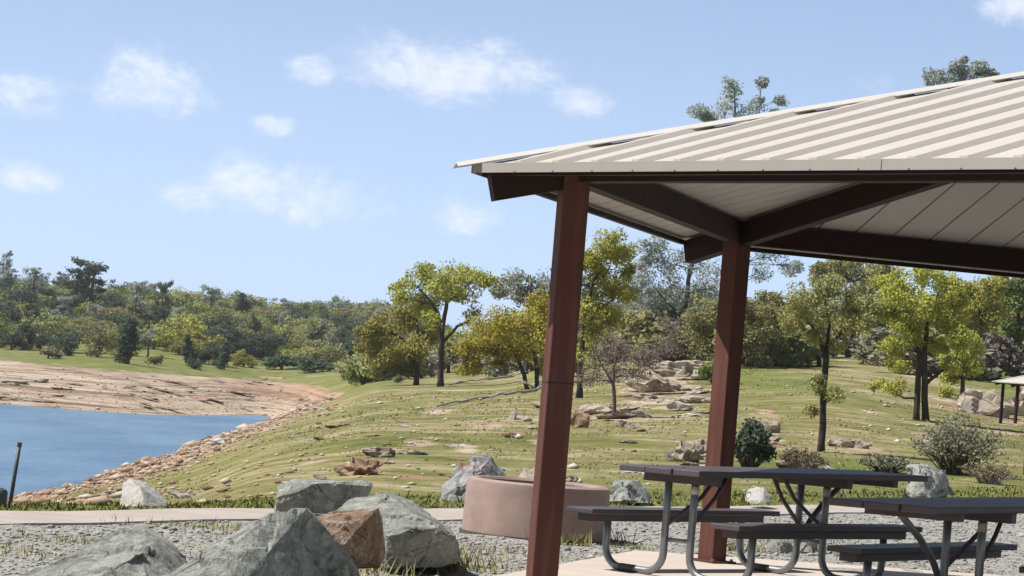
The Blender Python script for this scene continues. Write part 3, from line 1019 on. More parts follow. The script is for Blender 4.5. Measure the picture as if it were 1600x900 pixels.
px_rock([(492, 808, 14.3), (500, 812, 14.0), (470, 850, 14.0), (480, 890, 13.9), (520, 800, 14.9), (590, 796, 14.9), (520, 885, 14.9), (512, 836, 13.75), (530, 860, 13.7)]
        + face((590, 793, 14.3), (.66, -.74, .08), [(592, 792), (600, 812), (602, 872), (592, 886), (556, 886), (545, 846), (562, 822)]),
        name="boulder", mat=ROCK_RUST, label="rust orange topped boulder wedged between the grey boulders", group="foreground boulders", amp=.018, seed=5, target=.032, chips=4)
px_rock([(512, 792, 15.9), (575, 766, 16.2), (592, 760, 16.4), (645, 780, 16.4), (672, 800, 16.3), (700, 826, 16.1), (600, 780, 17.0), (540, 860, 16.8), (520, 850, 15.9), (600, 832, 15.35), (600, 885, 15.4), (716, 870, 16.4)]
        + face((640, 828, 15.3), (.42, -.86, -.30), [(612, 838), (640, 826), (690, 826), (716, 842), (722, 878), (690, 888), (608, 888)]),
        name="boulder", mat=ROCK_GREY, label="pale grey boulder with tufts of grass at its dark foot", group="foreground boulders", amp=.022, seed=8, target=.032)
px_rock([(424, 782, 20.0), (432, 758, 20.2), (462, 746, 20.5), (520, 744, 20.8), (426, 802, 20.0), (440, 790, 20.8), (570, 800, 21.2)] + face((478, 756, 20.05), (.45, -.88, -.12), [(470, 757), (520, 754), (582, 754), (572, 775), (560, 802), (466, 802)]),
        name="boulder", mat=ROCK_GREY, label="low flat topped grey boulder with dark front, beyond the path edge", group="foreground boulders", amp=.02, seed=9, target=.04)
px_rock([(684, 778, 25.6), (690, 756, 25.8), (716, 728, 26.0), (742, 714, 26.2), (768, 716, 26.3), (798, 744, 26.4), (808, 785, 26.2), (690, 790, 25.6), (740, 790, 25.4), (735, 745, 25.5), (720, 785, 26.6), (790, 785, 26.8)],
        name="boulder", mat=ROCK_STAIN, label="craggy grey boulder with a red streak just behind the fire ring", group="boulders along the path", amp=.05, seed=12, target=.05)
px_rock([(802, 752, 26.6), (820, 730, 26.8), (842, 728, 26.9), (850, 780, 26.6), (800, 782, 26.5), (830, 784, 26.2), (830, 780, 27.2)],
        name="boulder", mat=ROCK_TAN, label="small tan pointed rock between the fire ring and the front post", group="boulders along the path", amp=.02, seed=13, target=.05)
px_rock([(946, 768, 27.6), (962, 752, 27.8), (1000, 750, 28.0), (1016, 776, 27.9), (1012, 786, 27.6), (948, 786, 27.4), (985, 788, 27.2), (990, 780, 28.4), (975, 756, 27.4)],
        name="boulder", mat=ROCK_GREY, label="pale grey angular rock right of the fire ring, above the far bench", group="boulders along the path", amp=.03, seed=14, target=.05)
px_rock([(188, 784, 20.6), (192, 750, 20.8), (204, 744, 20.9), (232, 750, 21.0), (262, 776, 20.9), (266, 790, 20.6), (186, 792, 20.5), (230, 792, 20.3), (226, 788, 21.3), (218, 760, 20.5)],
        name="boulder", mat=ROCK_PALE, label="pale whitish block of rock at the grass edge by the shore", group="boulders along the path", amp=.018, seed=15, target=.04)
px_rock([(1164, 778, 29.0), (1168, 758, 29.2), (1196, 756, 29.3), (1204, 770, 29.2), (1204, 784, 29.0), (1164, 784, 28.8), (1190, 786, 28.7), (1185, 780, 29.6)],
        name="boulder", mat=ROCK_PALE, label="small pale rock seen under the far table beside the rear post", group="boulders along the path", amp=.02, seed=16, target=.05)
px_rock([(1410, 764, 35.5), (1418, 728, 35.8), (1432, 718, 36.0), (1452, 722, 36.0), (1458, 738, 35.8), (1480, 732, 36.2), (1492, 772, 36.2), (1412, 778, 35.3), (1450, 778, 35.0), (1470, 778, 36.6), (1440, 750, 35.2)],
        name="boulder", mat=ROCK_GREY, label="craggy grey boulder in front of the twiggy shrub at right", group="boulders along the path", amp=.06, seed=17, target=.06)
for i, (x0, x1, y0, y1, Y, mat, lab) in enumerate([
        (1194, 1240, 836, 866, 20.7, ROCK_GREY, "grey rock at the slab edge under the far table, left one"),
        (1238, 1292, 832, 864, 21.0, ROCK_GREY, "grey mossy rock at the slab edge under the far table, right one"),
        (1256, 1290, 792, 820, 24.0, ROCK_GREY, "small grey rock on the gravel seen between the far table legs")]):
    w = x1 - x0; h_ = y1 - y0
    px_rock([(x0, y1 - 6, Y), (x0 + .25 * w, y0 + 3, Y + .1), (x0 + .7 * w, y0, Y + .15), (x1, y1 - .55 * h_, Y + .1), (x1, y1, Y), (x0, y1 + 3, Y - .1), (x0 + .6 * w, y1 + 3, Y - .2), (x0 + .5 * w, y1, Y + .35), (x0 + .45 * w, y0 + .3 * h_, Y - .15)],
            name="rock", mat=mat, label=lab, cat="rock", group="rocks at the slab edge", amp=.02, seed=20 + i, target=.04)


def random_rock_mesh(name, seed, mat, flat=.6, sub=4, amp=.07):
    rr = random.Random(seed)
    bm = bmesh.new()
    bmesh.ops.create_icosphere(bm, subdivisions=sub, radius=.5)
    planes = []
    for _ in range(9):
        n_ = Vector((rr.uniform(-1, 1), rr.uniform(-1, 1), rr.uniform(-.6, 1))).normalized()
        planes.append((n_, rr.uniform(.26, .42)))
    for v in bm.verts:
        for n_, d_ in planes:
            t = v.co.dot(n_) - d_
            if t > 0: v.co -= n_ * t
        v.co.z *= flat
    displace(bm, amp, 3.0, seed, 4)
    me = bpy.data.meshes.new(name); bm.to_mesh(me); bm.free()
    me.materials.append(mat)
    me.polygons.foreach_set("use_smooth", [True] * len(me.polygons))
    if hasattr(me, "set_sharp_from_angle"): me.set_sharp_from_angle(angle=R(35))
    return me


ROCKS = [random_rock_mesh("rock_shape", 100 + i, ROCK_TAN, (.6, .5, .75, .45, .65, .55)[i]) for i in range(6)]


def rock_copy(me, p, sx, sy, sz, mat, label, cat="rock", group=None, rz=None, name="rock", sink=.25):
    o = bpy.data.objects.new(name, me)
    COL.objects.link(o)
    o.location = (p.x, p.y, p.z + sz * (.5 - sink) * .5)
    o.scale = (sx, sy, sz)
    o.rotation_euler = (random.uniform(-.2, .2), random.uniform(-.2, .2), random.uniform(0, 6.28) if rz is None else rz)
    o.material_slots[0].link = 'OBJECT'; o.material_slots[0].material = mat
    return tag(o, label, cat, group)


# outcrops and single rocks on the meadow: base px, width px, height px
outs = [(1072, 722, 66, 40, ROCK_TAN, "cracked tan rock outcrop left of the rear shelter post"),
        (1098, 708, 34, 26, ROCK_TAN, "upright tan rock slab touching the rear post's left side"),
        (1194, 676, 54, 20, ROCK_TAN, "flat grey slab of rock with dark hollow right of the rear post"),
        (1196, 694, 50, 20, ROCK_TAN, "tan rock lying just below the flat slab right of the rear post"),
        (1312, 698, 34, 20, ROCK_TAN, "tan rock left of a pair beneath the small oak's right side"),
        (1340, 700, 36, 20, ROCK_TAN, "tan rock right of a pair beneath the small oak's right side"),
        (1020, 612, 100, 36, ROCK_TAN, "large sloping tan rock face on the hillside between the two posts"),
        (1050, 588, 70, 28, ROCK_TAN, "upper tan rock face on the hillside between the two posts"),
        (905, 668, 34, 26, ROCK_ORANGE, "pinkish rock right beside the front shelter post"),
        (938, 648, 66, 22, ROCK_TAN, "long tan rock under the bare brown tree"),
        (998, 652, 44, 16, ROCK_TAN, "small tan rock right of the bare brown tree"),
        (980, 668, 36, 14, ROCK_TAN, "low tan rock below the bare brown tree"),
        (560, 742, 76, 34, ROCK_ORANGE, "tan outcrop on the meadow above the flat topped boulder"),
        (592, 714, 54, 18, ROCK_TAN, "low tan ledge above the meadow outcrop"),
        (798, 684, 26, 9, ROCK_ORANGE, "small flat orange rock left of the front post"),
        (885, 752, 34, 14, ROCK_TAN, "small tan rock just behind the fire ring's right rim"),
        (505, 750, 26, 10, ROCK_TAN, "little dark rock on the meadow behind the flat topped boulder"),
        (1535, 648, 80, 52, ROCK_TAN, "big tan rock mound left of the far shelter post"),
        (1600, 650, 70, 62, ROCK_TAN, "big tan rock mound under the far shelter's roof edge"),
        (1245, 735, 70, 18, ROCK_TAN, "low tan rock half buried in straw grass behind the far table"),
        (250, 712, 24, 12, ROCK_ORANGE, "knobbly orange rock on the crest of the shore rubble"),
        (345, 694, 32, 14, ROCK_PALE, "pale rock at the water's edge where the shore narrows"),
        (290, 778, 42, 14, ROCK_PALE, "pale flat rock with dark underside right of the whitish block"),
        (175, 778, 26, 16, ROCK_TAN, "rock with a dark hollow left of the whitish block"),
        (720, 748, 36, 12, ROCK_TAN, "low tan rock just behind the craggy boulder"),
        (860, 640, 60, 14, ROCK_TAN, "thin tan ledge crossing behind the front post"),
        (1060, 640, 46, 12, ROCK_PALE, "pale thin ledge on the slope left of the rear post")]
for i, (px, py, w, h_, mat, lab) in enumerate(outs):
    p = ground(px, py)
    s = F / p.y
    rock_copy(ROCKS[i % 6], p, w / s * 1.25, w / s * random.uniform(.8, 1.1), h_ / s * 2.2, mat, lab, "rock", "rocks on the hillside", rz=random.uniform(-.3, .3))

rr = random.Random(15)
for i in range(12):          # broken rock face on the slope between the two posts
    px, py = rr.uniform(955, 1100), rr.uniform(575, 655)
    py = max(py, 690 - (px - 900) * .62)
    p = ground(px, py); s = F / p.y; w = rr.uniform(24, 60)
    rock_copy(rr.choice(ROCKS), p, w / s * 1.4, w / s, w * rr.uniform(.14, .34) / s * 2, rr.choice((ROCK_TAN, ROCK_TAN, ROCK_PALE)), "broken tan rock of the outcrop on the slope between the posts", "rock", "broken rocks of the slope outcrop", rz=rr.uniform(-.4, .4))
for i in range(34):          # low ledges breaking through the turf
    px, py = rr.uniform(470, 1500), rr.uniform(640, 745)
    p = ground(px, py); s = F / p.y; w = rr.uniform(14, 40)
    rock_copy(rr.choice(ROCKS), p, w / s * 1.4, w / s * 1.2, w * .22 / s * 2, rr.choice((ROCK_TAN, ROCK_ORANGE, ROCK_PALE)), "low weathered ledge of rock breaking through the meadow turf", "rock", "low ledges in the meadow", rz=rr.uniform(-.4, .4), sink=.4)
for i in range(46):          # flat ledges of the bare bank across the lake
    px, py = rr.uniform(-20, 520), rr.uniform(588, 645)
    py = min(py, 624 + px * .06)
    p = ground(px, py); s = F / p.y; w = rr.uniform(12, 40)
    rock_copy(rr.choice(ROCKS), p, w / s * 1.6, w / s * .8, rr.uniform(2.5, 6) / s * 2, rr.choice((ROCK_TAN, ROCK_TAN, ROCK_ORANGE)), "flat layered ledge of rock on the bare bank across the lake", "rock", "ledges of the far bank", rz=rr.uniform(-.25, .25), sink=.3)

# rubble along the near shore
n_sh = 0
rr = random.Random(5)
sh_lab = ["small orange brown rock in the rubble along the lake shore", "small pale tan rock in the rubble along the lake shore"]
while n_sh < 115:
    Y = math.exp(rr.uniform(math.log(24), math.log(235)))
    xs = np.interp(Y, [20, 70, 95, 118, 150, 200, 260], [-7.0, -18.5, -18.0, -18.0, -18.5, -20, -23])
    off_ = abs(rr.gauss(0, 1)); x = xs + off_ * np.interp(Y, [20, 60, 120, 240], [1.9, 2.4, 1.9, 1.2]) + .2
    z = gz(x, Y)
    if z < LAKE_Z - .1 or path_dist(x, Y) < 2.2: continue
    k = rr.choice((0, 0, 1))
    s = rr.choice((.3, .4, .45, .6, .9)) * np.interp(Y, [20, 60, 150], [.30, .62, 1.0]) * (1.15 - .3 * min(off_, 2.2))
    rock_copy(rr.choice(ROCKS), Vector((x, Y, z)), s * rr.uniform(.9, 1.8), s * rr.uniform(.7, 1.3), s * rr.uniform(.35, .75),
              (ROCK_ORANGE, (ROCK_TAN, ROCK_PALE)[n_sh % 5 == 0])[k], sh_lab[k], "rock", ("orange shore rocks", "pale shore rocks")[k])
    n_sh += 1

exec_marker = 0


def scatter_stones(name, label, pts, sizes, mat, tints, cat):
    """many small octahedral stones joined: one piece of stuff"""
    base = np.array([[1, 0, 0], [0, 1, 0], [-1, 0, 0], [0, -1, 0], [0, 0, 1], [0, 0, -1]], float)
    tri = np.array([[0, 1, 4], [1, 2, 4], [2, 3, 4], [3, 0, 4], [1, 0, 5], [2, 1, 5], [3, 2, 5], [0, 3, 5]])
    N = len(pts)
    jit = base[None] * (1 + rng.uniform(-.35, .35, (N, 6, 3))) + rng.uniform(-.15, .15, (N, 6, 3))
    an = rng.uniform(0, 6.28, N); ca, sa = np.cos(an), np.sin(an)
    jit = jit * np.array([1.25, .95, .5])
    x = jit[..., 0] * ca[:, None] - jit[..., 1] * sa[:, None]; y = jit[..., 0] * sa[:, None] + jit[..., 1] * ca[:, None]
    Vv = np.stack([x, y, jit[..., 2]], -1) * sizes[:, None, None] + pts[:, None, :]
    Ff = (tri[None] + 6 * np.arange(N)[:, None, None]).reshape(-1, 3)
    me = np_mesh(name, Vv.reshape(-1, 3), Ff, mat, np.repeat(tints, 8))
    return tag(link(name, me), label, cat, kind='stuff')


def tint_mat(name, stops):
    mt, nt, b = new_mat(name)
    nt.links.new(ramp(nt, attr(nt, "tint"), stops), b.inputs["Base Color"])
    b.inputs["Roughness"].default_value = .95
    b.inputs["Specular IOR Level"].default_value = .2
    return mt


GRAVEL = tint_mat("gravel", [(0, (0.17, 0.17, 0.155)), (.3, (0.28, 0.275, 0.25)), (.8, (0.37, 0.36, 0.335)), (1, (0.46, 0.445, 0.415))])
N = 48000
Y = np.exp(rng.uniform(math.log(12.5), math.log(38), N)); U = rng.uniform(-.23, .235, N)
X = U * Y
pdv = path_dist(X, Y)
inhex = np.ones(N, bool)
for k in range(6):
    a_ = YAW - math.pi / 3 * (k + .5)
    inhex &= ((X - HC.x) * math.cos(a_) + (Y - HC.y) * math.sin(a_)) < 5.47 * .866 + .03
keep = (pdv < -PW - .02) & ~inhex & ((X - fp.x) ** 2 + (Y - fp.y) ** 2 > .66 ** 2)
X, Y = X[keep], Y[keep]
sz = rng.lognormal(math.log(.0080), .5, len(X)).clip(.004, .035) * (Y / 16) ** .5
scatter_stones("gravel_stones", "loose grey gravel spread around the shelter slab and boulders", np.stack([X, Y, H(X, Y) + sz * .25], -1), sz, GRAVEL, rng.uniform(0, 1, len(X)), "gravel")

SHALE = tint_mat("shale", [(0, (0.14, 0.09, 0.06)), (.35, (0.33, 0.22, 0.145)), (.7, (0.44, 0.33, 0.235)), (1, (0.53, 0.46, 0.37))])
N = 5200
Y = np.exp(rng.uniform(math.log(21), math.log(250), N))
xs = np.interp(Y, [20, 70, 95, 118, 150, 200, 260], [-7.0, -18.5, -18.0, -18.0, -18.5, -20, -23])
X = xs + np.abs(rng.normal(0, 1, N)) * np.interp(Y, [20, 60, 120, 240], [2.8, 3.8, 3.4, 2.0])
Zs = H(X, Y); keep = (Zs > LAKE_Z - .1) & (path_dist(X, Y) > 1.9)
X, Y, Zs = X[keep], Y[keep], Zs[keep]
sz = rng.lognormal(math.log(.058), .55, len(X)) * np.interp(Y, [20, 60, 150], [.45, .9, 1.6])
scatter_stones("shore_rubble", "fine orange and tan stone rubble along the near lake shore", np.stack([X, Y, Zs + sz * .2], -1), sz, SHALE, rng.uniform(0, 1, len(X)), "rubble")
# far bank rubble
N = 3500
px = rng.uniform(-40, 560, N); Y = rng.uniform(216, 300, N); X = (px - 800) / F * Y; Zs = H(X, Y)
keep = (Zs > LAKE_Z - .05) & (Zs < LAKE_Z + 3.0 * rng.uniform(.3, 1, N) ** .6)
X, Y, Zs = X[keep], Y[keep], Zs[keep]
sz = rng.lognormal(math.log(.075), .5, len(X))
scatter_stones("far_shore_rubble", "pale layered stone rubble on the bare bank across the lake", np.stack([X, Y, Zs + sz * .2], -1), sz, SHALE, rng.uniform(.15, 1, len(X)), "rubble")
PALESTONE = tint_mat('pale_stone', [(0, (0.22, 0.185, 0.14)), (.5, (0.42, 0.37, 0.30)), (1, (0.62, 0.58, 0.50))])
# pale stones and flower heads in the meadow
N = 1500
Y = np.exp(rng.uniform(math.log(27), math.log(130), N)); px = rng.uniform(250, 1640, N); X = (px - 800) / F * Y
cl_ = fbm(X, Y, .22, 3, 77)
keep = (path_dist(X, Y) > 2) & (X > -15 + 0 * X) & (cl_ > .5)
X, Y = X[keep], Y[keep]
sz = rng.lognormal(math.log(.03), .5, len(X)) * np.interp(Y, [27, 130], [.7, 2.4])
scatter_stones("meadow_stones", "pale stones lying about in the meadow grass", np.stack([X, Y, H(X, Y) + sz * .3], -1), sz, PALESTONE, rng.uniform(0, 1, len(X)), "stones")


# ------------------------------------------------------------------ grass
def blades(name, label, P0, hgt, wid, lean, tint, mat, cat="grass"):
    N = len(P0)
    an = rng.uniform(0, 6.28, N); le = rng.normal(0, 1, (N, 2)) * lean[:, None]
    wx, wy = np.cos(an) * wid, np.sin(an) * wid
    b0 = P0 + np.stack([wx, wy, np.zeros(N) - .01], -1); b1 = P0 - np.stack([wx, wy, np.zeros(N) + .01], -1)
    tp = P0 + np.stack([le[:, 0] * hgt, le[:, 1] * hgt, hgt], -1)
    Vv = np.stack([b0, b1, tp], 1).reshape(-1, 3)
    me = np_mesh(name, Vv, np.arange(3 * N).reshape(-1, 3), mat, tint)
    return tag(link(name, me), label, cat, kind='stuff')


GRASS = leaf_mat("grass_blades", (0.21, 0.22, 0.06), (0.52, 0.45, 0.28), .3, 3.5)
N = 26000
Y = np.exp(rng.uniform(math.log(18), math.log(150), N)); px = rng.uniform(-30, 1640, N); X = (px - 800) / F * Y
dsh = X + np.interp(Y, [20, 70, 95, 118, 150, 200, 260], [9.5, 18.5, 18.0, 18.0, 18.5, 20, 23])
dens = fbm(X * 1.5, Y * .18, .3, 3, 55)
pdv = path_dist(X, Y)
keep = (pdv > PW + .05) & (((dens > .40) & (rng.uniform(0, 1, N) < .22)) | (pdv < 2.2)) & ((dsh > rng.uniform(2, 7, N)) | (pdv < 1.9))
X, Y, dens, pdv = X[keep], Y[keep], dens[keep], pdv[keep]
K = 5
tx = np.repeat(X, K) + rng.normal(0, 1, len(X) * K) * np.repeat(Y * .0028, K); ty = np.repeat(Y, K) + rng.normal(0, 1, len(X) * K) * np.repeat(Y * .0028, K)
dry = np.clip(fbm(tx * 1.4, ty * .3, .16, 4, 91) * 2.6 - .68 + rng.normal(0, .16, len(tx)), 0, 1)
dry = np.where(np.repeat(pdv, K) < 2.6, dry * .45, dry)
hg = rng.lognormal(math.log(.055), .4, len(tx)) * (np.interp(ty, [18, 40, 150], [.9, 1.5, 3.2]))
hg = hg * np.where(np.repeat(pdv, K) < 2.2, .45, .24)
blades("meadow_grass", "patchy green and straw coloured grass over the hillside meadow", np.stack([tx, ty, H(tx, ty)], -1), hg, .00055 * ty + .002, rng.uniform(.1, .6, len(tx)), dry, GRASS)

# tufts at the foot of boulders, ring and posts, and a few weeds in the gravel
tx, ty, tt, th = [], [], [], []
for px, py, spread, n_, hgt_, tn in [(660, 884, .30, 260, .16, .55), (620, 886, .2, 150, .14, .5), (712, 884, .14, 90, .14, .6), (1130 - 240, 852, .10, 90, .12, .25), (925, 846, .14, 120, .14, .2),
                                      (985, 858, .12, 70, .06, .2), (340, 826, .35, 240, .06, .35), (60, 868, .4, 200, .05, .35), (150, 850, .3, 140, .05, .3), (750, 860, .3, 120, .05, .4), (1165, 862, .12, 90, .11, .2), (560, 895, .2, 120, .14, .6),
                                      (1250, 850, .4, 160, .07, .3), (820, 870, .3, 80, .05, .4)]:
    p = hit(px, py) or at(px, py, 16)
    for _ in range(n_):
        tx.append(p.x + rr.gauss(0, spread)); ty.append(p.y + rr.gauss(0, spread * .5)); tt.append(min(1, max(0, tn + rr.gauss(0, .2)))); th.append(hgt_ * rr.uniform(.5, 1.3))
tx, ty = np.array(tx), np.array(ty)
blades("boulder_foot_grass", "tufts of grass and weeds at the foot of the boulders and in the gravel", np.stack([tx, ty, H(tx, ty)], -1), np.array(th), np.full(len(tx), .006), np.full(len(tx), .45), np.array(tt), GRASS)


# ------------------------------------------------------------------ trees
def leaf_cloud(centers, radii, counts, size, up=.35, flat=.8):
    """leaf quads in blobs; returns V (n*4,3), tint"""
    Vs, ts = [], []
    for c_, r_, n_ in zip(centers, radii, counts):
        n_ = int(n_)
        if n_ < 1: continue
        d = rng.normal(0, 1, (n_, 3)); d /= np.linalg.norm(d, axis=1)[:, None] + 1e-9
        rad = r_ * rng.uniform(.15, 1, n_) ** .45
        p = np.array(c_) + d * rad[:, None] * np.array([1, 1, flat])
        nn = d * .45 + rng.normal(0, .6, (n_, 3)) + np.array([0, 0, up]); nn /= np.linalg.norm(nn, axis=1)[:, None] + 1e-9
        a = np.cross(nn, rng.normal(0, 1, (n_, 3))); a /= np.linalg.norm(a, axis=1)[:, None] + 1e-9
        b_ = np.cross(nn, a)
        s = size * rng.uniform(.6, 1.35, n_)[:, None]
        Vs.append(np.stack([p - a * s, p - b_ * s * .62, p + a * s, p + b_ * s * .62], 1).reshape(-1, 3))
        ts.append(np.clip(rng.uniform(.3, .7) + rng.normal(0, .22, n_), 0, 1))
    return np.concatenate(Vs), np.concatenate(ts)


def curve_pts(a, b_, sag, n, rr_):
    a, b_ = Vector(a), Vector(b_)
    L = (b_ - a).length
    off = Vector((rr_.gauss(0, .08), rr_.gauss(0, .08), sag)) * L
    return [a.lerp(b_, i / n) + off * math.sin(math.pi * i / n) + Vector((rr_.gauss(0, .02), rr_.gauss(0, .02), rr_.gauss(0, .02))) * L * (0 if i in (0, n) else 1) for i in range(n + 1)]


def build_tree(root, B, trunks, clumps, size, leafmat, barkmat, seed, per=260, depth=.8, flat=.8, limb=.5, sub=9):
    """trunks: list of [(Vector, radius)...]; clumps: (Vector, radius, density). coordinates relative to B"""
    rr_ = random.Random(seed)
    tb = MB()
    tp = []
    for tr in trunks:
        pts = [p for p, _ in tr]; rad = [r_ for _, r_ in tr]
        P2, R2 = [], []
        for i in range(len(pts) - 1):
            for j in range(3):
                t = j / 3
                P2.append(pts[i].lerp(pts[i + 1], t) + Vector((rr_.gauss(0, 1), rr_.gauss(0, 1), 0)) * rad[i] * .18 * (i + j > 0)); R2.append(rad[i] * (1 - t) + rad[i + 1] * t)
        P2.append(pts[-1]); R2.append(rad[-1])
        R2[0] *= 1.35
        tb.tube(P2, R2, 8)
        tp += list(zip(P2, R2))
    zmin = min(p.z for p, _ in tp); zmax = max(p.z for p, _ in tp)
    cen, rads, cnt = [], [], []
    for c_, r_, dn in clumps:
        # limb
        best, bs = None, 1e9
        for p, r0 in tp:
            if p.z < zmin + .45 * (zmax - zmin) and c_.z > zmin + .45 * (zmax - zmin): continue
            v = c_ - p
            cost = v.length + max(0, -v.z) * 2.5
            if cost < bs: best, bs = (p, r0), cost
        p0, r0 = best if best else tp[-1]
        pts = curve_pts(p0, c_, .06, 4, rr_)
        rl = min(r0 * .5, .02 + limb * .04 * r_)
        tb.tube(pts, [rl, rl * .8, rl * .62, rl * .45, rl * .3], 5, False)
        for _ in range(sub):
            d = Vector((rr_.gauss(0, 1), rr_.gauss(0, 1), rr_.gauss(0, 1))); d.normalize()
            q_ = c_ + Vector((d.x, d.y, d.z * flat)) * r_ * rr_.uniform(.35, .85)
            tb.tube(curve_pts(pts[3], q_, .05, 2, rr_), [rl * .35, rl * .2, rl * .08], 4, False)
            cen.append(q_); rads.append(r_ * rr_.uniform(.30, .72)); cnt.append(per * dn * rr_.uniform(.5, 1.5) / sub)
    Vv, tint = leaf_cloud([tuple(c_) for c_ in cen], rads, cnt, size, flat=flat)
    tr_o = tb.build("trunk", barkmat, root, smooth=True)
    cme = np_mesh("crown", Vv, np.arange(len(Vv)).reshape(-1, 4), leafmat, tint)
    cr_o = link("crown", cme, root)
    return tr_o, cr_o


def photo_tree(label, base, trunks, clumps, leafmat, Y=None, barkmat=BARK, seed=1, per=700, leafpx=3.0, name="oak_tree", group="trees beyond the meadow", cat="tree", depth=.55, rad=None, flat=.8, dup=1, sub=9):
    if Y is None:
        B = ground(*base)
    else:
        q_ = at(base[0], base[1], Y); B = Vector((q_.x, q_.y, gz(q_.x, q_.y)))
    Yd = B.y; s = F / Yd
    rr_ = random.Random(seed)
    root = empty(name, B, label, cat, group)
    tr = []
    for t in trunks:
        L = []
        for i, e in enumerate(t):
            p = at(e[0], e[1], Yd) - B
            if i: p.y += rr_.gauss(0, .012) * abs(p.z)
            elif abs(p.z) < .8: p.z = min(p.z, 0) - .15; p.y = 0
            L.append((p, e[2] * .74 / s))
        tr.append(L)
    xs = [c_[0] for c_ in clumps]; wid = (max(xs) - min(xs)) / s / 2 + .3
    cl_ = []
    for c_ in clumps:
        dn = c_[3] if len(c_) > 3 else 1.0
        for k in range(dup + 1):
            off = rr_.uniform(-1, 1) * wid * depth if k == 0 else rr_.choice((-1, 1)) * rr_.uniform(.3, 1) * wid * depth
            jx, jy = (0, 0) if k == 0 else (rr_.gauss(0, c_[2] * .35), rr_.gauss(0, c_[2] * .25))
            p = at(c_[0] + jx, c_[1] + jy, Yd) - B
            p.y += off
            cl_.append((p, c_[2] * 1.13 / s * (1 if k == 0 else .9), dn * (1 if k == 0 else .7)))
    build_tree(root, B, tr, cl_, leafpx * .70 / s, leafmat, barkmat, seed, per * (1.25 if leafmat in (L_GREY, L_TWIG) else 1.5), depth, flat, sub=sub)
    return root


photo_tree("spreading yellow green oak with a dark forked trunk at the meadow's left end", (688, 604),
           [[(688, 606, 7), (690, 560, 6), (690, 520, 5.5), (684, 490, 4.5), (672, 470, 3), (655, 450, 1.5)], [(690, 520, 5), (697, 480, 4.5), (702, 450, 3), (708, 430, 1.5)], [(692, 535, 3.5), (715, 510, 3), (738, 498, 1.5)], [(700, 470, 3), (716, 460, 2), (735, 442, 1)]],
           [(700, 432, 26), (735, 436, 27), (757, 436, 14), (676, 436, 22, .6), (640, 442, 24, .35), (617, 448, 14, .3), (690, 456, 22), (722, 462, 18, .8), (652, 474, 26), (745, 490, 18, .3), (664, 420, 14, .4), (630, 470, 18, .5), (672, 500, 18, .5)],
           L_SPRING, seed=1, per=620)
photo_tree("low olive yellow oak crowding the left side of the spreading oak", (650, 602),
           [[(650, 604, 6), (652, 570, 5), (655, 530, 4), (650, 500, 2)], [(653, 560, 4), (630, 530, 3), (605, 515, 1.5)]],
           [(600, 515, 28), (635, 492, 28), (585, 545, 22), (645, 540, 26), (615, 555, 26), (575, 520, 16), (665, 520, 20), (610, 578, 18), (640, 566, 22), (660, 480, 20)],
           L_SPRING, seed=2, per=800)
photo_tree("bright yellow leafed oak on two leaning trunks left of the front post", (826, 608),
           [[(826, 610, 5), (818, 585, 4.5), (808, 560, 4), (795, 535, 2)], [(840, 608, 5), (838, 570, 4.5), (832, 540, 3), (835, 510, 2)]],
           [(770, 508, 32), (742, 542, 26), (800, 515, 32), (832, 500, 30), (736, 572, 17), (785, 548, 28), (860, 528, 25), (858, 572, 18), (815, 545, 26), (760, 540, 24), (845, 470, 20, .7)],
           L_YELLOW, seed=3, per=950)
photo_tree("thin grey green oak rising behind the yellow oak", (822, 598), [[(822, 600, 5), (824, 540, 4), (828, 480, 3), (830, 440, 1.5)]],
           [(798, 440, 24, .4), (835, 438, 24, .45), (815, 460, 22, .5), (860, 450, 24, .5), (785, 460, 15, .35), (850, 475, 24, .6)], L_SAGE, Y=215, seed=4, per=700)
photo_tree("tall yellow green oak right of the front post", (905, 622),
           [[(905, 624, 7), (907, 560, 6), (912, 500, 5), (925, 450, 3), (940, 410, 1.5)], [(910, 520, 4), (930, 490, 3), (955, 470, 1.5)]],
           [(950, 386, 27), (925, 402, 27), (974, 398, 22), (935, 438, 32), (962, 450, 26), (918, 468, 26), (948, 490, 26), (986, 425, 15, .6), (930, 520, 20, .8), (895, 440, 24), (900, 410, 20), (985, 460, 16, .5), (915, 550, 18, .6)],
           L_SPRING, seed=5, per=800)
photo_tree("hazy grey green pine filling the gap between the shelter posts", (1062, 585),
           [[(1062, 588, 7), (1066, 520, 6), (1074, 460, 5), (1080, 400, 4), (1084, 350, 2.5)], [(1070, 500, 3), (1040, 470, 2), (1015, 440, 1)]],
           [(1020, 385, 22, .6), (1045, 415, 28, .7), (1085, 405, 28, .6), (1008, 440, 26, .6), (1050, 460, 32, .8), (1095, 455, 28, .6), (1020, 490, 30, .8), (1065, 500, 34, .8), (1105, 495, 24, .6), (1040, 530, 26, .7), (1085, 540, 26, .6), (1075, 340, 25, .4), (1010, 410, 18, .5)],
           L_GREY, Y=170, barkmat=BARK_GREY, seed=6, per=750, name="pine_tree", leafpx=2.8)
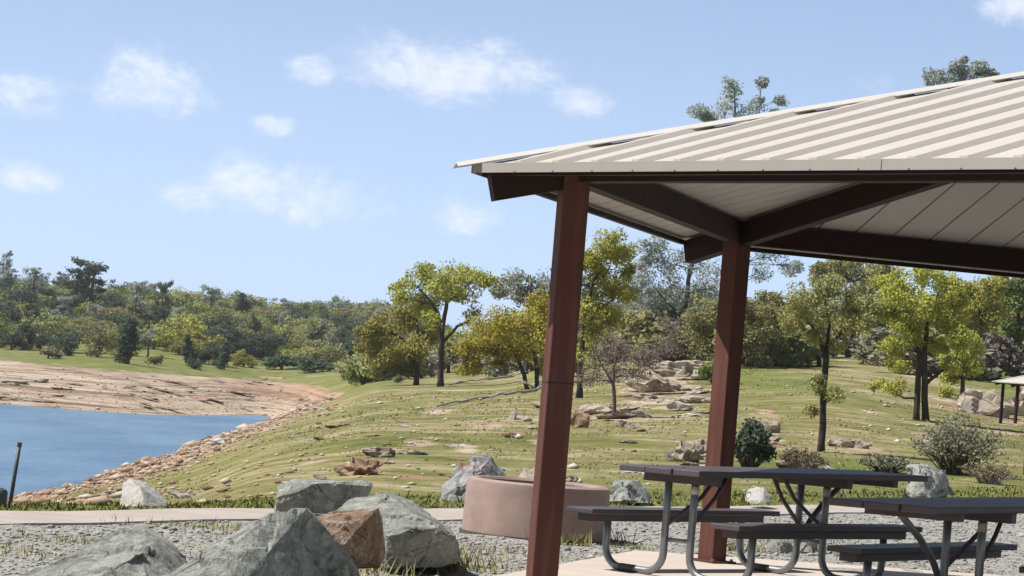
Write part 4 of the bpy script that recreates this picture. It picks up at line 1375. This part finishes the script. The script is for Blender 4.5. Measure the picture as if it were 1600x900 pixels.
photo_tree("tall sparse grey pine whose tip shows above the shelter roof at left", (1160, 585),
           [[(1160, 588, 8), (1158, 480, 7), (1160, 380, 6), (1156, 280, 4), (1150, 200, 3), (1146, 130, 1.2)], [(1156, 260, 2.5), (1185, 190, 1.6), (1190, 130, .8)], [(1152, 230, 2), (1110, 195, 1.4), (1088, 175, .8)]],
           [(1142, 138, 17, .55), (1136, 165, 20, .6), (1090, 178, 17, .7), (1108, 186, 14, .6), (1190, 132, 10, .6), (1186, 158, 11, .4), (1217, 160, 11, .55), (1212, 178, 12, .5), (1165, 178, 20, .5), (1120, 260, 26, .5), (1190, 255, 26, .5), (1150, 310, 30, .5), (1205, 402, 30, .55), (1232, 420, 18, .5), (1190, 428, 18, .4), (1110, 425, 22, .5), (1130, 460, 22, .5), (1200, 330, 28, .5), (1240, 380, 22, .5), (1120, 360, 25, .5)],
           L_GREY, Y=190, barkmat=BARK_GREY, seed=7, per=560, name="pine_tree", leafpx=2.6, depth=.4)
photo_tree("tall dark trunked pine whose crown top shows above the roof at right", (1570, 560),
           [[(1570, 562, 9), (1571, 480, 8), (1566, 400, 7), (1556, 300, 6), (1535, 200, 4), (1510, 130, 1.8)]],
           [(1466, 120, 17), (1498, 110, 18), (1532, 112, 17), (1552, 118, 13), (1510, 135, 26), (1480, 170, 30, .6), (1550, 180, 34, .6), (1500, 230, 36, .5), (1580, 260, 36, .5), (1540, 310, 36, .5), (1600, 340, 34, .5), (1560, 380, 32, .5), (1530, 400, 26, .5)],
           L_GREY, Y=200, barkmat=BARK, seed=8, per=700, name="pine_tree", leafpx=2.8, depth=.4)
photo_tree("small bare brown twiggy tree right of the front post", (960, 652), [[(960, 654, 4.5), (959, 610, 4), (958, 580, 3), (965, 550, 2), (970, 530, 1)], [(959, 600, 2.5), (940, 570, 2), (930, 550, 1)]],
           [(940, 560, 28, .6), (982, 552, 26, .6), (958, 535, 22, .6), (926, 588, 20, .5), (996, 580, 20, .5), (960, 580, 24, .6), (1010, 560, 18, .5)], L_TWIG, barkmat=BARK_GREY, seed=9, per=700, leafpx=2.2, name="bare_tree")
photo_tree("tangled grey brown brush on the rocky slope between the posts", (1040, 592), [[(1040, 594, 3), (1040, 560, 2), (1045, 530, 1)]],
           [(1030, 550, 26, .6), (1060, 540, 24, .6), (1010, 575, 18, .5), (1075, 570, 20, .5), (1045, 520, 20, .5)], L_TWIG, Y=150, barkmat=BARK_GREY, seed=10, per=700, leafpx=2.2, name="brush", cat="shrub")
photo_tree("round olive tan oak half hidden by the rear shelter post", (1150, 600), [[(1150, 602, 6), (1148, 560, 5), (1145, 520, 3.5), (1150, 490, 2)]],
           [(1100, 510, 26), (1090, 545, 22), (1118, 488, 22), (1190, 488, 28), (1172, 530, 26), (1202, 538, 22), (1212, 472, 20), (1186, 572, 18), (1145, 480, 26), (1140, 540, 28), (1105, 570, 18), (1225, 505, 18)],
           L_OLIVE, Y=150, seed=11, per=1000)
photo_tree("small round olive oak with a straight dark trunk behind the far table", (1283, 706),
           [[(1283, 708, 8), (1286, 640, 7), (1288, 590, 7), (1290, 550, 6.5)], [(1290, 556, 5), (1278, 525, 4), (1262, 500, 3), (1256, 470, 1.5)], [(1290, 552, 5), (1296, 510, 3.5), (1290, 470, 2)], [(1290, 550, 4.5), (1312, 522, 3.5), (1336, 505, 2)]],
           [(1255, 470, 26), (1290, 456, 30), (1325, 468, 28), (1352, 500, 24, .8), (1238, 502, 24, .6), (1290, 495, 26, .7), (1362, 478, 20, .7), (1322, 510, 22, .7), (1268, 520, 18, .5), (1275, 600, 16, .35), (1296, 618, 16, .35), (1268, 642, 13, .3), (1305, 545, 16, .4)],
           L_OLIVE, seed=12, per=900, leafpx=3.0)
photo_tree("bright green oak with twin dark trunks at the right", (1440, 657),
           [[(1432, 660, 7), (1434, 600, 6.5), (1437, 550, 5), (1425, 500, 3), (1405, 465, 1.5)], [(1447, 660, 7.5), (1446, 600, 7), (1444, 540, 6), (1452, 490, 4), (1468, 455, 1.5)], [(1446, 600, 4), (1470, 580, 3.5), (1495, 570, 2)], [(1434, 622, 3), (1412, 622, 2.2), (1396, 612, 1)]],
           [(1400, 462, 26), (1430, 442, 30), (1470, 448, 28), (1450, 485, 28), (1410, 500, 24), (1482, 495, 26), (1500, 530, 22), (1400, 540, 20, .7), (1392, 605, 16, .4), (1465, 545, 18, .6), (1430, 525, 20, .7), (1382, 480, 20), (1500, 465, 20), (1405, 570, 16, .4), (1490, 570, 16, .5)],
           L_SPRING, seed=13, per=950, leafpx=3.0)
photo_tree("slim oak with a short dark trunk left of the rock mound", (1500, 645), [[(1500, 647, 6), (1504, 610, 5), (1506, 580, 4), (1500, 550, 2)]],
           [(1500, 556, 22, .8), (1484, 585, 18, .6), (1520, 540, 22), (1515, 575, 16, .6), (1480, 612, 14, .4)], L_SPRING, Y=125, seed=14, per=800)
photo_tree("leafy yellow green oak standing behind the rock mound", (1538, 600), [[(1538, 602, 7), (1538, 560, 6), (1536, 520, 4), (1530, 480, 2)]],
           [(1528, 480, 28), (1510, 460, 26), (1545, 450, 26), (1522, 515, 22), (1550, 495, 22), (1545, 530, 18), (1500, 490, 22)], L_SPRING, Y=155, seed=15, per=950)
photo_tree("green leafed tree at the right edge behind the far shelter", (1592, 580), [[(1592, 582, 6), (1592, 520, 5), (1590, 460, 3)]],
           [(1590, 470, 26), (1580, 520, 24), (1600, 555, 22), (1612, 440, 26), (1620, 510, 28), (1575, 445, 22), (1585, 565, 18)], L_GREEN, Y=165, seed=16, per=1000)
photo_tree("olive oak behind the small round oak, its crown against the roof beam", (1330, 560), [[(1330, 562, 6), (1332, 500, 5), (1335, 440, 3)]],
           [(1335, 425, 26), (1360, 440, 24), (1305, 425, 26), (1380, 425, 24), (1345, 460, 24), (1280, 430, 20), (1315, 410, 22)], L_OLIVE, Y=215, seed=17, per=800)
photo_tree("yellow green oak between the small oak and the twin trunked oak", (1372, 565), [[(1372, 567, 6), (1374, 520, 5), (1376, 470, 3)]],
           [(1372, 490, 24), (1390, 520, 22), (1360, 530, 22), (1385, 460, 22), (1375, 550, 16)], L_SPRING, Y=185, seed=18, per=800)

# ---- generic crowns for the far hillsides, copied
def proto(kind, seed, per, size):
    rr_ = random.Random(seed)
    root = empty("far_tree", (0, 0, 0))
    cl_ = []
    if kind == 'oak':
        for _ in range(17):
            a = rr_.uniform(0, 6.28); r_ = rr_.uniform(.1, 1) ** .5 * 2.6
            cl_.append((Vector((r_ * math.cos(a), r_ * math.sin(a), 2.9 + rr_.uniform(-1.9, 1.9) - r_ * .25)), rr_.uniform(1.0, 1.6), 1))
        tr = [[(Vector((0, 0, -.4)), .24), (Vector((.1, 0, 1.2)), .2), (Vector((0, .1, 2.8)), .14), (Vector((.1, 0, 4)), .06)]]
    elif kind == 'conifer':
        for i in range(15):
            t = i / 14; a = rr_.uniform(0, 6.28); r_ = (1 - t) * 1.5 * rr_.uniform(.4, 1)
            cl_.append((Vector((r_ * math.cos(a), r_ * math.sin(a), .8 + t * 5.4)), .55 + (1 - t) * .8, 1))
        tr = [[(Vector((0, 0, -.4)), .2), (Vector((0, 0, 3)), .13), (Vector((0, 0, 6)), .04)]]
    elif kind == 'pine':
        for i in range(14):
            t = rr_.uniform(.3, 1); a = rr_.uniform(0, 6.28); r_ = rr_.uniform(.3, 1.9)
            cl_.append((Vector((r_ * math.cos(a), r_ * math.sin(a), 2.5 + t * 6.5)), rr_.uniform(.7, 1.3), .8))
        tr = [[(Vector((0, 0, -.4)), .26), (Vector((.1, 0, 4)), .18), (Vector((.2, .1, 9)), .06)]]
    else:   # bush
        for i in range(9):
            a = rr_.uniform(0, 6.28); r_ = rr_.uniform(0, 1.2)
            cl_.append((Vector((r_ * math.cos(a), r_ * math.sin(a), .7 + rr_.uniform(-.2, .9))), rr_.uniform(.5, .85), 1))
        tr = [[(Vector((0, 0, -.3)), .12), (Vector((0, 0, .8)), .07), (Vector((.1, 0, 1.3)), .03)]]
    t_, c_ = build_tree(root, None, tr, cl_, size, L_OLIVE, BARK, seed, per, sub=7)
    me = (t_.data, c_.data)
    for o in (t_, c_, root): bpy.data.objects.remove(o)
    return me


PR = {'oak': [proto('oak', 200 + i, 250, .155) for i in range(5)], 'conifer': [proto('conifer', 220 + i, 300, .15) for i in range(2)],
      'pine': [proto('pine', 230 + i, 200, .17) for i in range(3)], 'bush': [proto('bush', 240 + i, 240, .11) for i in range(3)]}
KH = {'oak': 5.6, 'conifer': 6.6, 'pine': 9.6, 'bush': 2.0}


def far_tree(kind, P0, hgt, mat, label, group, name="far_tree", cat="tree", wx=1.0):
    tm, cm = PR[kind][rr.randrange(len(PR[kind]))]
    s = hgt / KH[kind]
    root = empty(name, P0, label, cat, group)
    root.rotation_euler = (0, 0, rr.uniform(0, 6.28)); root.scale = (s * wx, s * wx, s)
    t_ = link("trunk", tm, root); c_ = link("crown", cm, root)
    c_.material_slots[0].link = 'OBJECT'; c_.material_slots[0].material = mat
    return root


# individually placed across the lake: (kind, base px, base py, height px, leaf, label, width factor)
far_list = [
    ('conifer', 200, 569, 72, L_DARK, "dark blue grey conifer shrub standing alone on the far grassy shore", 1.3),
    ('conifer', 290, 566, 44, L_DARK, "dark rounded conifer beside the pale oak on the far shore", 1.2),
    ('bush', 303, 577, 20, L_DARK, "small dark bush in front of the conifers on the far shore", 1.0),
    ('conifer', 350, 578, 44, L_DARK, "dark conifer shrub right of the small bush on the far shore", 1.1),
    ('bush', 242, 570, 18, L_GREEN, "green bush right of the lone conifer on the far shore", 1.0),
    ('bush', 75, 560, 18, L_SAGE, "low grey bush at the left on the far shore grass", 1.8),
    ('bush', 105, 556, 16, L_DARK, "dark low bush beside the low grey bush on the far shore", 1.1),
    ('oak', 152, 558, 58, L_OLIVE, "olive oak left of the lone conifer on the far shore", 1.0),
    ('oak', 62, 545, 62, L_OLIVE, "wide olive oak at the left of the far shore", 1.25),
    ('oak', 285, 552, 66, L_SPRING, "pale green domed oak behind the far shore conifers", 1.2),
    ('oak', 240, 545, 60, L_OLIVE, "olive oak left of the pale domed oak on the far shore", 1.0),
    ('oak', 330, 545, 60, L_DARK, "dark oak right of the pale domed oak", 1.0),
    ('bush', 440, 578, 24, L_DARK, "long dark thicket on the far shore, left part", 2.2),
    ('bush', 490, 582, 26, L_DARK, "long dark thicket on the far shore, right part", 2.2),
    ('conifer', 545, 593, 46, L_DARK, "dark pointed shrub at the right end of the thicket", 1.3),
    ('bush', 588, 594, 12, L_DARK, "tiny dark bush left of the oaks' feet", 1.0),
    ('bush', 622, 598, 14, L_SAGE, "grey bush at the foot of the low olive oak", 1.3),
    ('oak', 455, 548, 56, L_OLIVE, "olive oak above the long thicket on the far shore", 1.1),
    ('oak', 500, 550, 60, L_SAGE, "grey green oak above the long thicket's right part", 1.1),
    ('oak', 545, 552, 50, L_TWIG, "brownish bare oak above the pointed shrub", 1.0),
    ('oak', 400, 545, 52, L_GREEN, "green oak above the far shore grass, left of the thicket", 1.1),
    ('pine', 8, 470, 80, L_GREY, "thin grey pine on the ridge at the left edge", .8),
    ('pine', 140, 500, 95, L_DARK, "tall dark pine clump top on the far ridge", 1.6),
    ('pine', 115, 500, 85, L_DARK, "dark pine left of the tallest one on the far ridge", 1.2),
    ('pine', 210, 510, 72, L_GREY, "grey pine right of the tall dark pine on the far ridge", 1.2),
    ('pine', 250, 510, 72, L_DARK, "dark thin pine at the right of the far ridge pines", .9),
    ('pine', 50, 490, 75, L_GREY, "grey pine left on the far ridge, next to the edge pine", 1.2),
    ('pine', 525, 520, 60, L_GREY, "grey pine sticking up above the right part of the far woods", .9),
]
for kind, px, py, hpx, mat, lab, wx in far_list:
    p = ground(px, py, 420)
    far_tree(kind, p, hpx / (F / p.y), mat, lab, "trees across the lake", wx=wx, cat="tree" if kind != 'bush' else "bush", name="far_tree" if kind != 'bush' else "far_bush")
WOOD = [('oak', L_OLIVE, "olive oak in the wood covering the far hillside", "olive oaks of the far wood"),
        ('oak', L_GREEN, "green oak in the wood covering the far hillside", "green oaks of the far wood"),
        ('oak', L_DARK, "dark tree in the wood covering the far hillside", "dark trees of the far wood"),
        ('oak', L_SPRING, "yellow green oak in the wood covering the far hillside", "yellow green oaks of the far wood"),
        ('pine', L_DARK, "dark pine in the wood covering the far hillside", "dark pines of the far wood"),
        ('pine', L_GREY, "grey pine in the wood covering the far hillside", "grey pines of the far wood")]
cnt = 0
for row, (Y0, Y1, n_, hh_) in enumerate([(322, 350, 13, 3.9), (350, 385, 26, 4.6), (385, 440, 36, 5.2), (440, 520, 46, 5.8), (520, 610, 50, 6.4), (610, 720, 54, 6.9)]):
    for i in range(n_):
        px = -60 + (i + rr.uniform(.1, .9)) / n_ * 720
        Y = rr.uniform(Y0, Y1); x = (px - 800) / F * Y
        if px > 560 and row < 1: continue
        wts = [4, 3, 4, 2 if px > 200 else .5, 2 if px < 260 else .6, 1]
        k = rr.choices(range(6), wts)[0]
        kind, mat, lab, grp = WOOD[k]
        ph = ("at the foot of the far hill", "low on the far hill", "halfway up the far hill", "high on the far hill", "just below the far ridge", "on the far ridge line")[row]
        side = ("above the water's left end", "behind the lone conifer", "above the dark thicket", "behind the spreading oak")[min(3, max(0, int((px + 20) // 165)))]
        lab, grp = lab.split(' in the wood')[0] + " " + ph + ", " + side, grp.split(' of the')[0] + " " + ph
        far_tree(kind, Vector((x, Y, gz(x, Y))), hh_ * rr.uniform(.75, 1.2) * (1.15 if kind == 'pine' else .95), mat, lab, grp, wx=rr.uniform(1.1, 1.6))
        cnt += 1
HILL = [('oak', L_OLIVE, "olive oak of the background wood on the right hillside", "olive oaks of the right hillside"),
        ('oak', L_SPRING, "yellow green oak of the background wood on the right hillside", "yellow green oaks of the right hillside"),
        ('oak', L_GREEN, "green oak of the background wood on the right hillside", "green oaks of the right hillside"),
        ('oak', L_SAGE, "grey green tree of the background wood on the right hillside", "grey trees of the right hillside")]
for row, (Y0, Y1, n_, hh_) in enumerate([(178, 220, 24, 5.0), (225, 280, 30, 6.2), (290, 360, 28, 6.8), (380, 480, 26, 7.2)]):
    for i in range(n_):
        px = 600 + (i + rr.uniform(.1, .9)) / n_ * 1120
        Y = rr.uniform(Y0, Y1); x = (px - 800) / F * Y
        hs_ = hh_ * rr.uniform(.8, 1.15)
        if px < 900 and row < 2: continue
        if px < 900: hs_ *= .8
        if 1165 < px < 1245: hs_ *= .62
        k = rr.choices(range(4), [4, 3, 2, 3])[0]
        kind, mat, lab, grp = HILL[k]
        side = ("behind the yellow oak", "between the shelter posts", "right of the rear post", "behind the small oak", "behind the twin trunked oak")[0 if px < 880 else 1 if px < 1110 else 2 if px < 1250 else 3 if px < 1390 else 4]
        lab = lab.split(' of the background')[0] + (" in the near", " in the second", " in the third", " in the farthest")[row] + " row of background trees, " + side
        far_tree(kind, Vector((x, Y, gz(x, Y))), hs_, mat, lab, grp, wx=rr.uniform(.95, 1.35))


UG = [(L_SAGE, "grey green bush in the undergrowth below the hillside trees", "grey bushes of the undergrowth"), (L_OLIVE, "olive bush in the undergrowth below the hillside trees", "olive bushes of the undergrowth"),
      (L_TWIG, "bare brown bush in the undergrowth below the hillside trees", "brown bushes of the undergrowth"), (L_GREEN, "green bush in the undergrowth below the hillside trees", "green bushes of the undergrowth")]
for i in range(150):
    px = rr.uniform(560, 1640)
    Y = rr.uniform(225, 320) if px < 880 else rr.uniform(150, 235)
    x = (px - 800) / F * Y
    mat, lab, grp = UG[rr.choices(range(4), [4, 6, 2, .6])[0]]
    side = ("under the spreading oak", "behind the yellow oak", "between the shelter posts", "right of the rear post", "behind the small oak", "behind the twin trunked oak", "near the far shelter")[0 if px < 720 else 1 if px < 880 else 2 if px < 1110 else 3 if px < 1250 else 4 if px < 1380 else 5 if px < 1500 else 6]
    lab = lab.split(' in the under')[0] + (" at the near edge of the undergrowth, " if Y < (270 if px < 880 else 190) else " deep in the undergrowth, ") + side
    far_tree('bush', Vector((x, Y, gz(x, Y))), rr.uniform(1.6, 3.8), mat, lab, grp, name="undergrowth_bush", cat="bush", wx=rr.uniform(1, 1.6))


# ------------------------------------------------------------------ shrubs on the meadow
def twig_shrub(label, px, py, wpx, hpx, leafmat, n_st, per, seed, name="shrub", barkmat=BARK_GREY, leafpx=2.6, cat="shrub", droop=.1):
    B = ground(px, py); s = F / B.y
    rr_ = random.Random(seed)
    root = empty(name, B, label, cat, "shrubs on the meadow")
    tb = MB(); cen, rad, cn = [], [], []
    W, Hh = wpx / s / 2, hpx / s
    for _ in range(n_st):
        a = rr_.uniform(0, 6.28); rad_ = rr_.uniform(0, 1) ** .6
        e = Vector((math.cos(a) * W * rad_, math.sin(a) * W * rad_ * .8, Hh * (1 - .45 * rad_ ** 2) * rr_.uniform(.6, 1.05)))
        st = Vector((e.x * .25, e.y * .25, -.03))
        pts = curve_pts(st, e, droop, 3, rr_)
        tb.tube(pts, [.014 + .004 * Hh, .010, .007, .003], 4, False)
        for t in (.55, .75, .92, 1.0):
            i = min(2, int(t * 3)); q_ = pts[i].lerp(pts[i + 1], t * 3 - i)
            cen.append(tuple(q_)); rad.append(.16 * Hh * rr_.uniform(.6, 1.3)); cn.append(per / n_st / 4)
    tb.build("stems", barkmat, root)
    Vv, tint = leaf_cloud(cen, rad, cn, leafpx / s, up=.3)
    link("foliage", np_mesh("foliage", Vv, np.arange(len(Vv)).reshape(-1, 4), leafmat, tint), root)
    return root


twig_shrub("grey green twiggy shrub behind the craggy boulder at right", 1495, 742, 160, 92, L_SAGE, 90, 3600, 31)
twig_shrub("dark green round bush right against the rear shelter post", 1170, 732, 66, 72, L_DARK, 50, 4200, 32, leafpx=3.2)
twig_shrub("low sage green brush left of the twiggy shrub", 1385, 738, 96, 28, L_SAGE, 70, 1700, 33, leafpx=2.2)
twig_shrub("straw coloured dry bush behind the far table, below the small oak", 1250, 736, 90, 34, L_STRAW, 70, 1600, 34, barkmat=DEADWOOD, leafpx=2.2)
twig_shrub("straw coloured dry grass clump at the right behind the nearer table", 1545, 756, 100, 34, L_STRAW, 80, 1500, 35, barkmat=DEADWOOD, leafpx=2.2)
twig_shrub("greenish low bush at the left foot of the rear post outcrop", 1120, 600, 60, 40, L_GREEN, 40, 1500, 36, leafpx=2.8)

# ------------------------------------------------------------------ fallen logs and stump
def log(label, pts, rpx, branches, seed):
    B = ground(*pts[0]); rr_ = random.Random(seed)
    root = empty("fallen_log", B, label, "log", "dead wood on the meadow")
    W = []
    for i, p in enumerate(pts):
        q_ = ground(*p) if i % 2 == 0 else ground(*p)
        W.append(q_ - B + Vector((0, rr_.gauss(0, .25), rpx / (F / q_.y) * rr_.uniform(.6, 1.3))))
    Y = B.y; s = F / Y
    W2, R2 = [], []
    for i in range(len(W) - 1):
        for j in range(4):
            W2.append(W[i].lerp(W[i + 1], j / 4) + Vector((0, 0, rr_.gauss(0, .3) * rpx / s))); R2.append(rpx / s * .8 * (1 - .6 * (i + j / 4) / len(W)) * rr_.uniform(.6, 1.25))
    W2.append(W[-1]); R2.append(rpx / s * .35)
    MB().tube(W2, R2, 8).build("trunk", DEADWOOD, root, smooth=True)
    for bp in branches:
        q0 = W[min(range(len(W)), key=lambda i: (at(bp[0][0], bp[0][1], Y) - B - W[i]).length)]
        bw = [q0] + [q0 + Vector(((p[0] - bp[0][0]) / s, rr_.gauss(0, .3), -(p[1] - bp[0][1]) / s)) for p in bp[1:]]
        MB().tube(bw, [rpx / s * .6 * (1 - .7 * i / (len(bw) - 1)) for i in range(len(bw))], 6).build("branch", DEADWOOD, root, smooth=True)


log("long grey fallen tree trunk lying across the meadow left of the front post", [(838, 611), (810, 617), (785, 619), (760, 622), (720, 630), (682, 638)], 3.2,
    [[(785, 619), (765, 608), (748, 606)], [(785, 619), (786, 632), (782, 642)], [(815, 616), (828, 606), (846, 602)], [(760, 622), (745, 632), (738, 634)], [(720, 630), (705, 622), (690, 621)], [(800, 617), (806, 608), (802, 601)], [(740, 625), (728, 617), (716, 616)]], 41)
log("smaller fallen branch lying behind the long log, under the yellow oak", [(800, 590), (765, 594), (735, 598), (700, 602)], 2.4, [[(765, 594), (780, 586), (792, 584)]], 42)
p = ground(802, 656); s = F / p.y
st = empty("tree_stump", p, "pale weathered stump below the fallen trunk left of the front post", "stump", "dead wood on the meadow")
MB().tube([(0, 0, -.1), (.01, 0, 2 / s), (.03, 0, 6 / s), (.02, .03, 10 / s), (.06, 0, 13 / s)], [11 / s, 8 / s, 6 / s, 6.5 / s, 3 / s], 7).build("stump_wood", DEADWOOD, st, smooth=False)
MB().tube([(.1, 0, 4 / s), (16 / s, -.2, 3 / s)], [5 / s, 3 / s], 7).build("root", DEADWOOD, st)

# ------------------------------------------------------------------ left edge: leaning pole and drum; far right: second shelter and post
p = hit(14, 790)
MBp = MB(p)
q_ = at(31, 692, p.y)
MBp.tube([p - Vector((0, 0, .1)), q_], .016, 10)
po = empty("leaning_pole", p, "thin dark pole leaning right at the left edge by the water", "pole")
MBp.build("shaft", POLE_DARK, po, smooth=True)
MB(p).tube([q_ - (q_ - p).normalized() * .03, q_ + (q_ - p).normalized() * .004], .019, 10).build("cap", POLE_DARK, po)
p2 = hit(-4, 790)
dr = empty("trash_drum", p2, "dark round drum cut by the left edge beside the leaning pole", "drum")
MB().tube([(0, 0, -.03), (0, 0, .09), (0, 0, .10), (0, 0, .125), (0, 0, .14)], [.07, .07, .075, .062, .03], 24).build("drum_body", DRUM, dr)
MB().tube([(0, 0, .045), (0, 0, .055)], .0735, 24).build("rim", POLE_DARK, dr)

sp_ = ground(1563, 662)
sc2 = F / sp_.y
k2 = 68 / sc2 / 2.49
yaw2 = R(188)
cx2 = sp_.x + RP * k2 * math.cos(R(8)); cy2 = sp_.y + RP * k2 * math.sin(R(8))
shelter((cx2, cy2), yaw2, "distant small picnic shelter with tan roof cut by the right edge", scale=k2, detail=False, base_z=sp_.z - .05)
p = ground(1602, 742); s = F / p.y
wp_ = empty("wooden_post", p, "short brown wooden post at the right edge below the far shelter", "post")
MB().box((0, 0, 40 / s), (3.5 / s, 0, 0), (0, 3.5 / s, 0), (0, 0, 42 / s)).build("post_shaft", STEEL_BROWN, wp_, bevel=.01)
MB().box((0, 0, 84 / s), (4.5 / s, 0, 0), (0, 4.5 / s, 0), (0, 0, 2 / s)).build("post_cap", STEEL_BROWN, wp_)
print("trees", cnt, "objects", len(bpy.data.objects))

# ------------------------------------------------------------------ thin haze of the warm day
hm = bpy.data.materials.new("haze"); hm.use_nodes = True
hn = hm.node_tree.nodes; hn.clear()
ho = hn.new("ShaderNodeOutputMaterial"); hv_ = hn.new("ShaderNodeVolumePrincipled")
hv_.inputs["Color"].default_value = (0.93, 0.95, 1.0, 1)
hv_.inputs["Density"].default_value = 0.00015
hv_.inputs["Anisotropy"].default_value = 0.2
hm.node_tree.links.new(hv_.outputs[0], ho.inputs["Volume"])
hz_o = MB().box((0, 0, 16), (2700, 0, 0), (0, 2700, 0), (0, 0, 44)).build("haze", hm)
tag(hz_o, "thin pale haze filling the air over the lake and hills", "haze", kind='stuff')
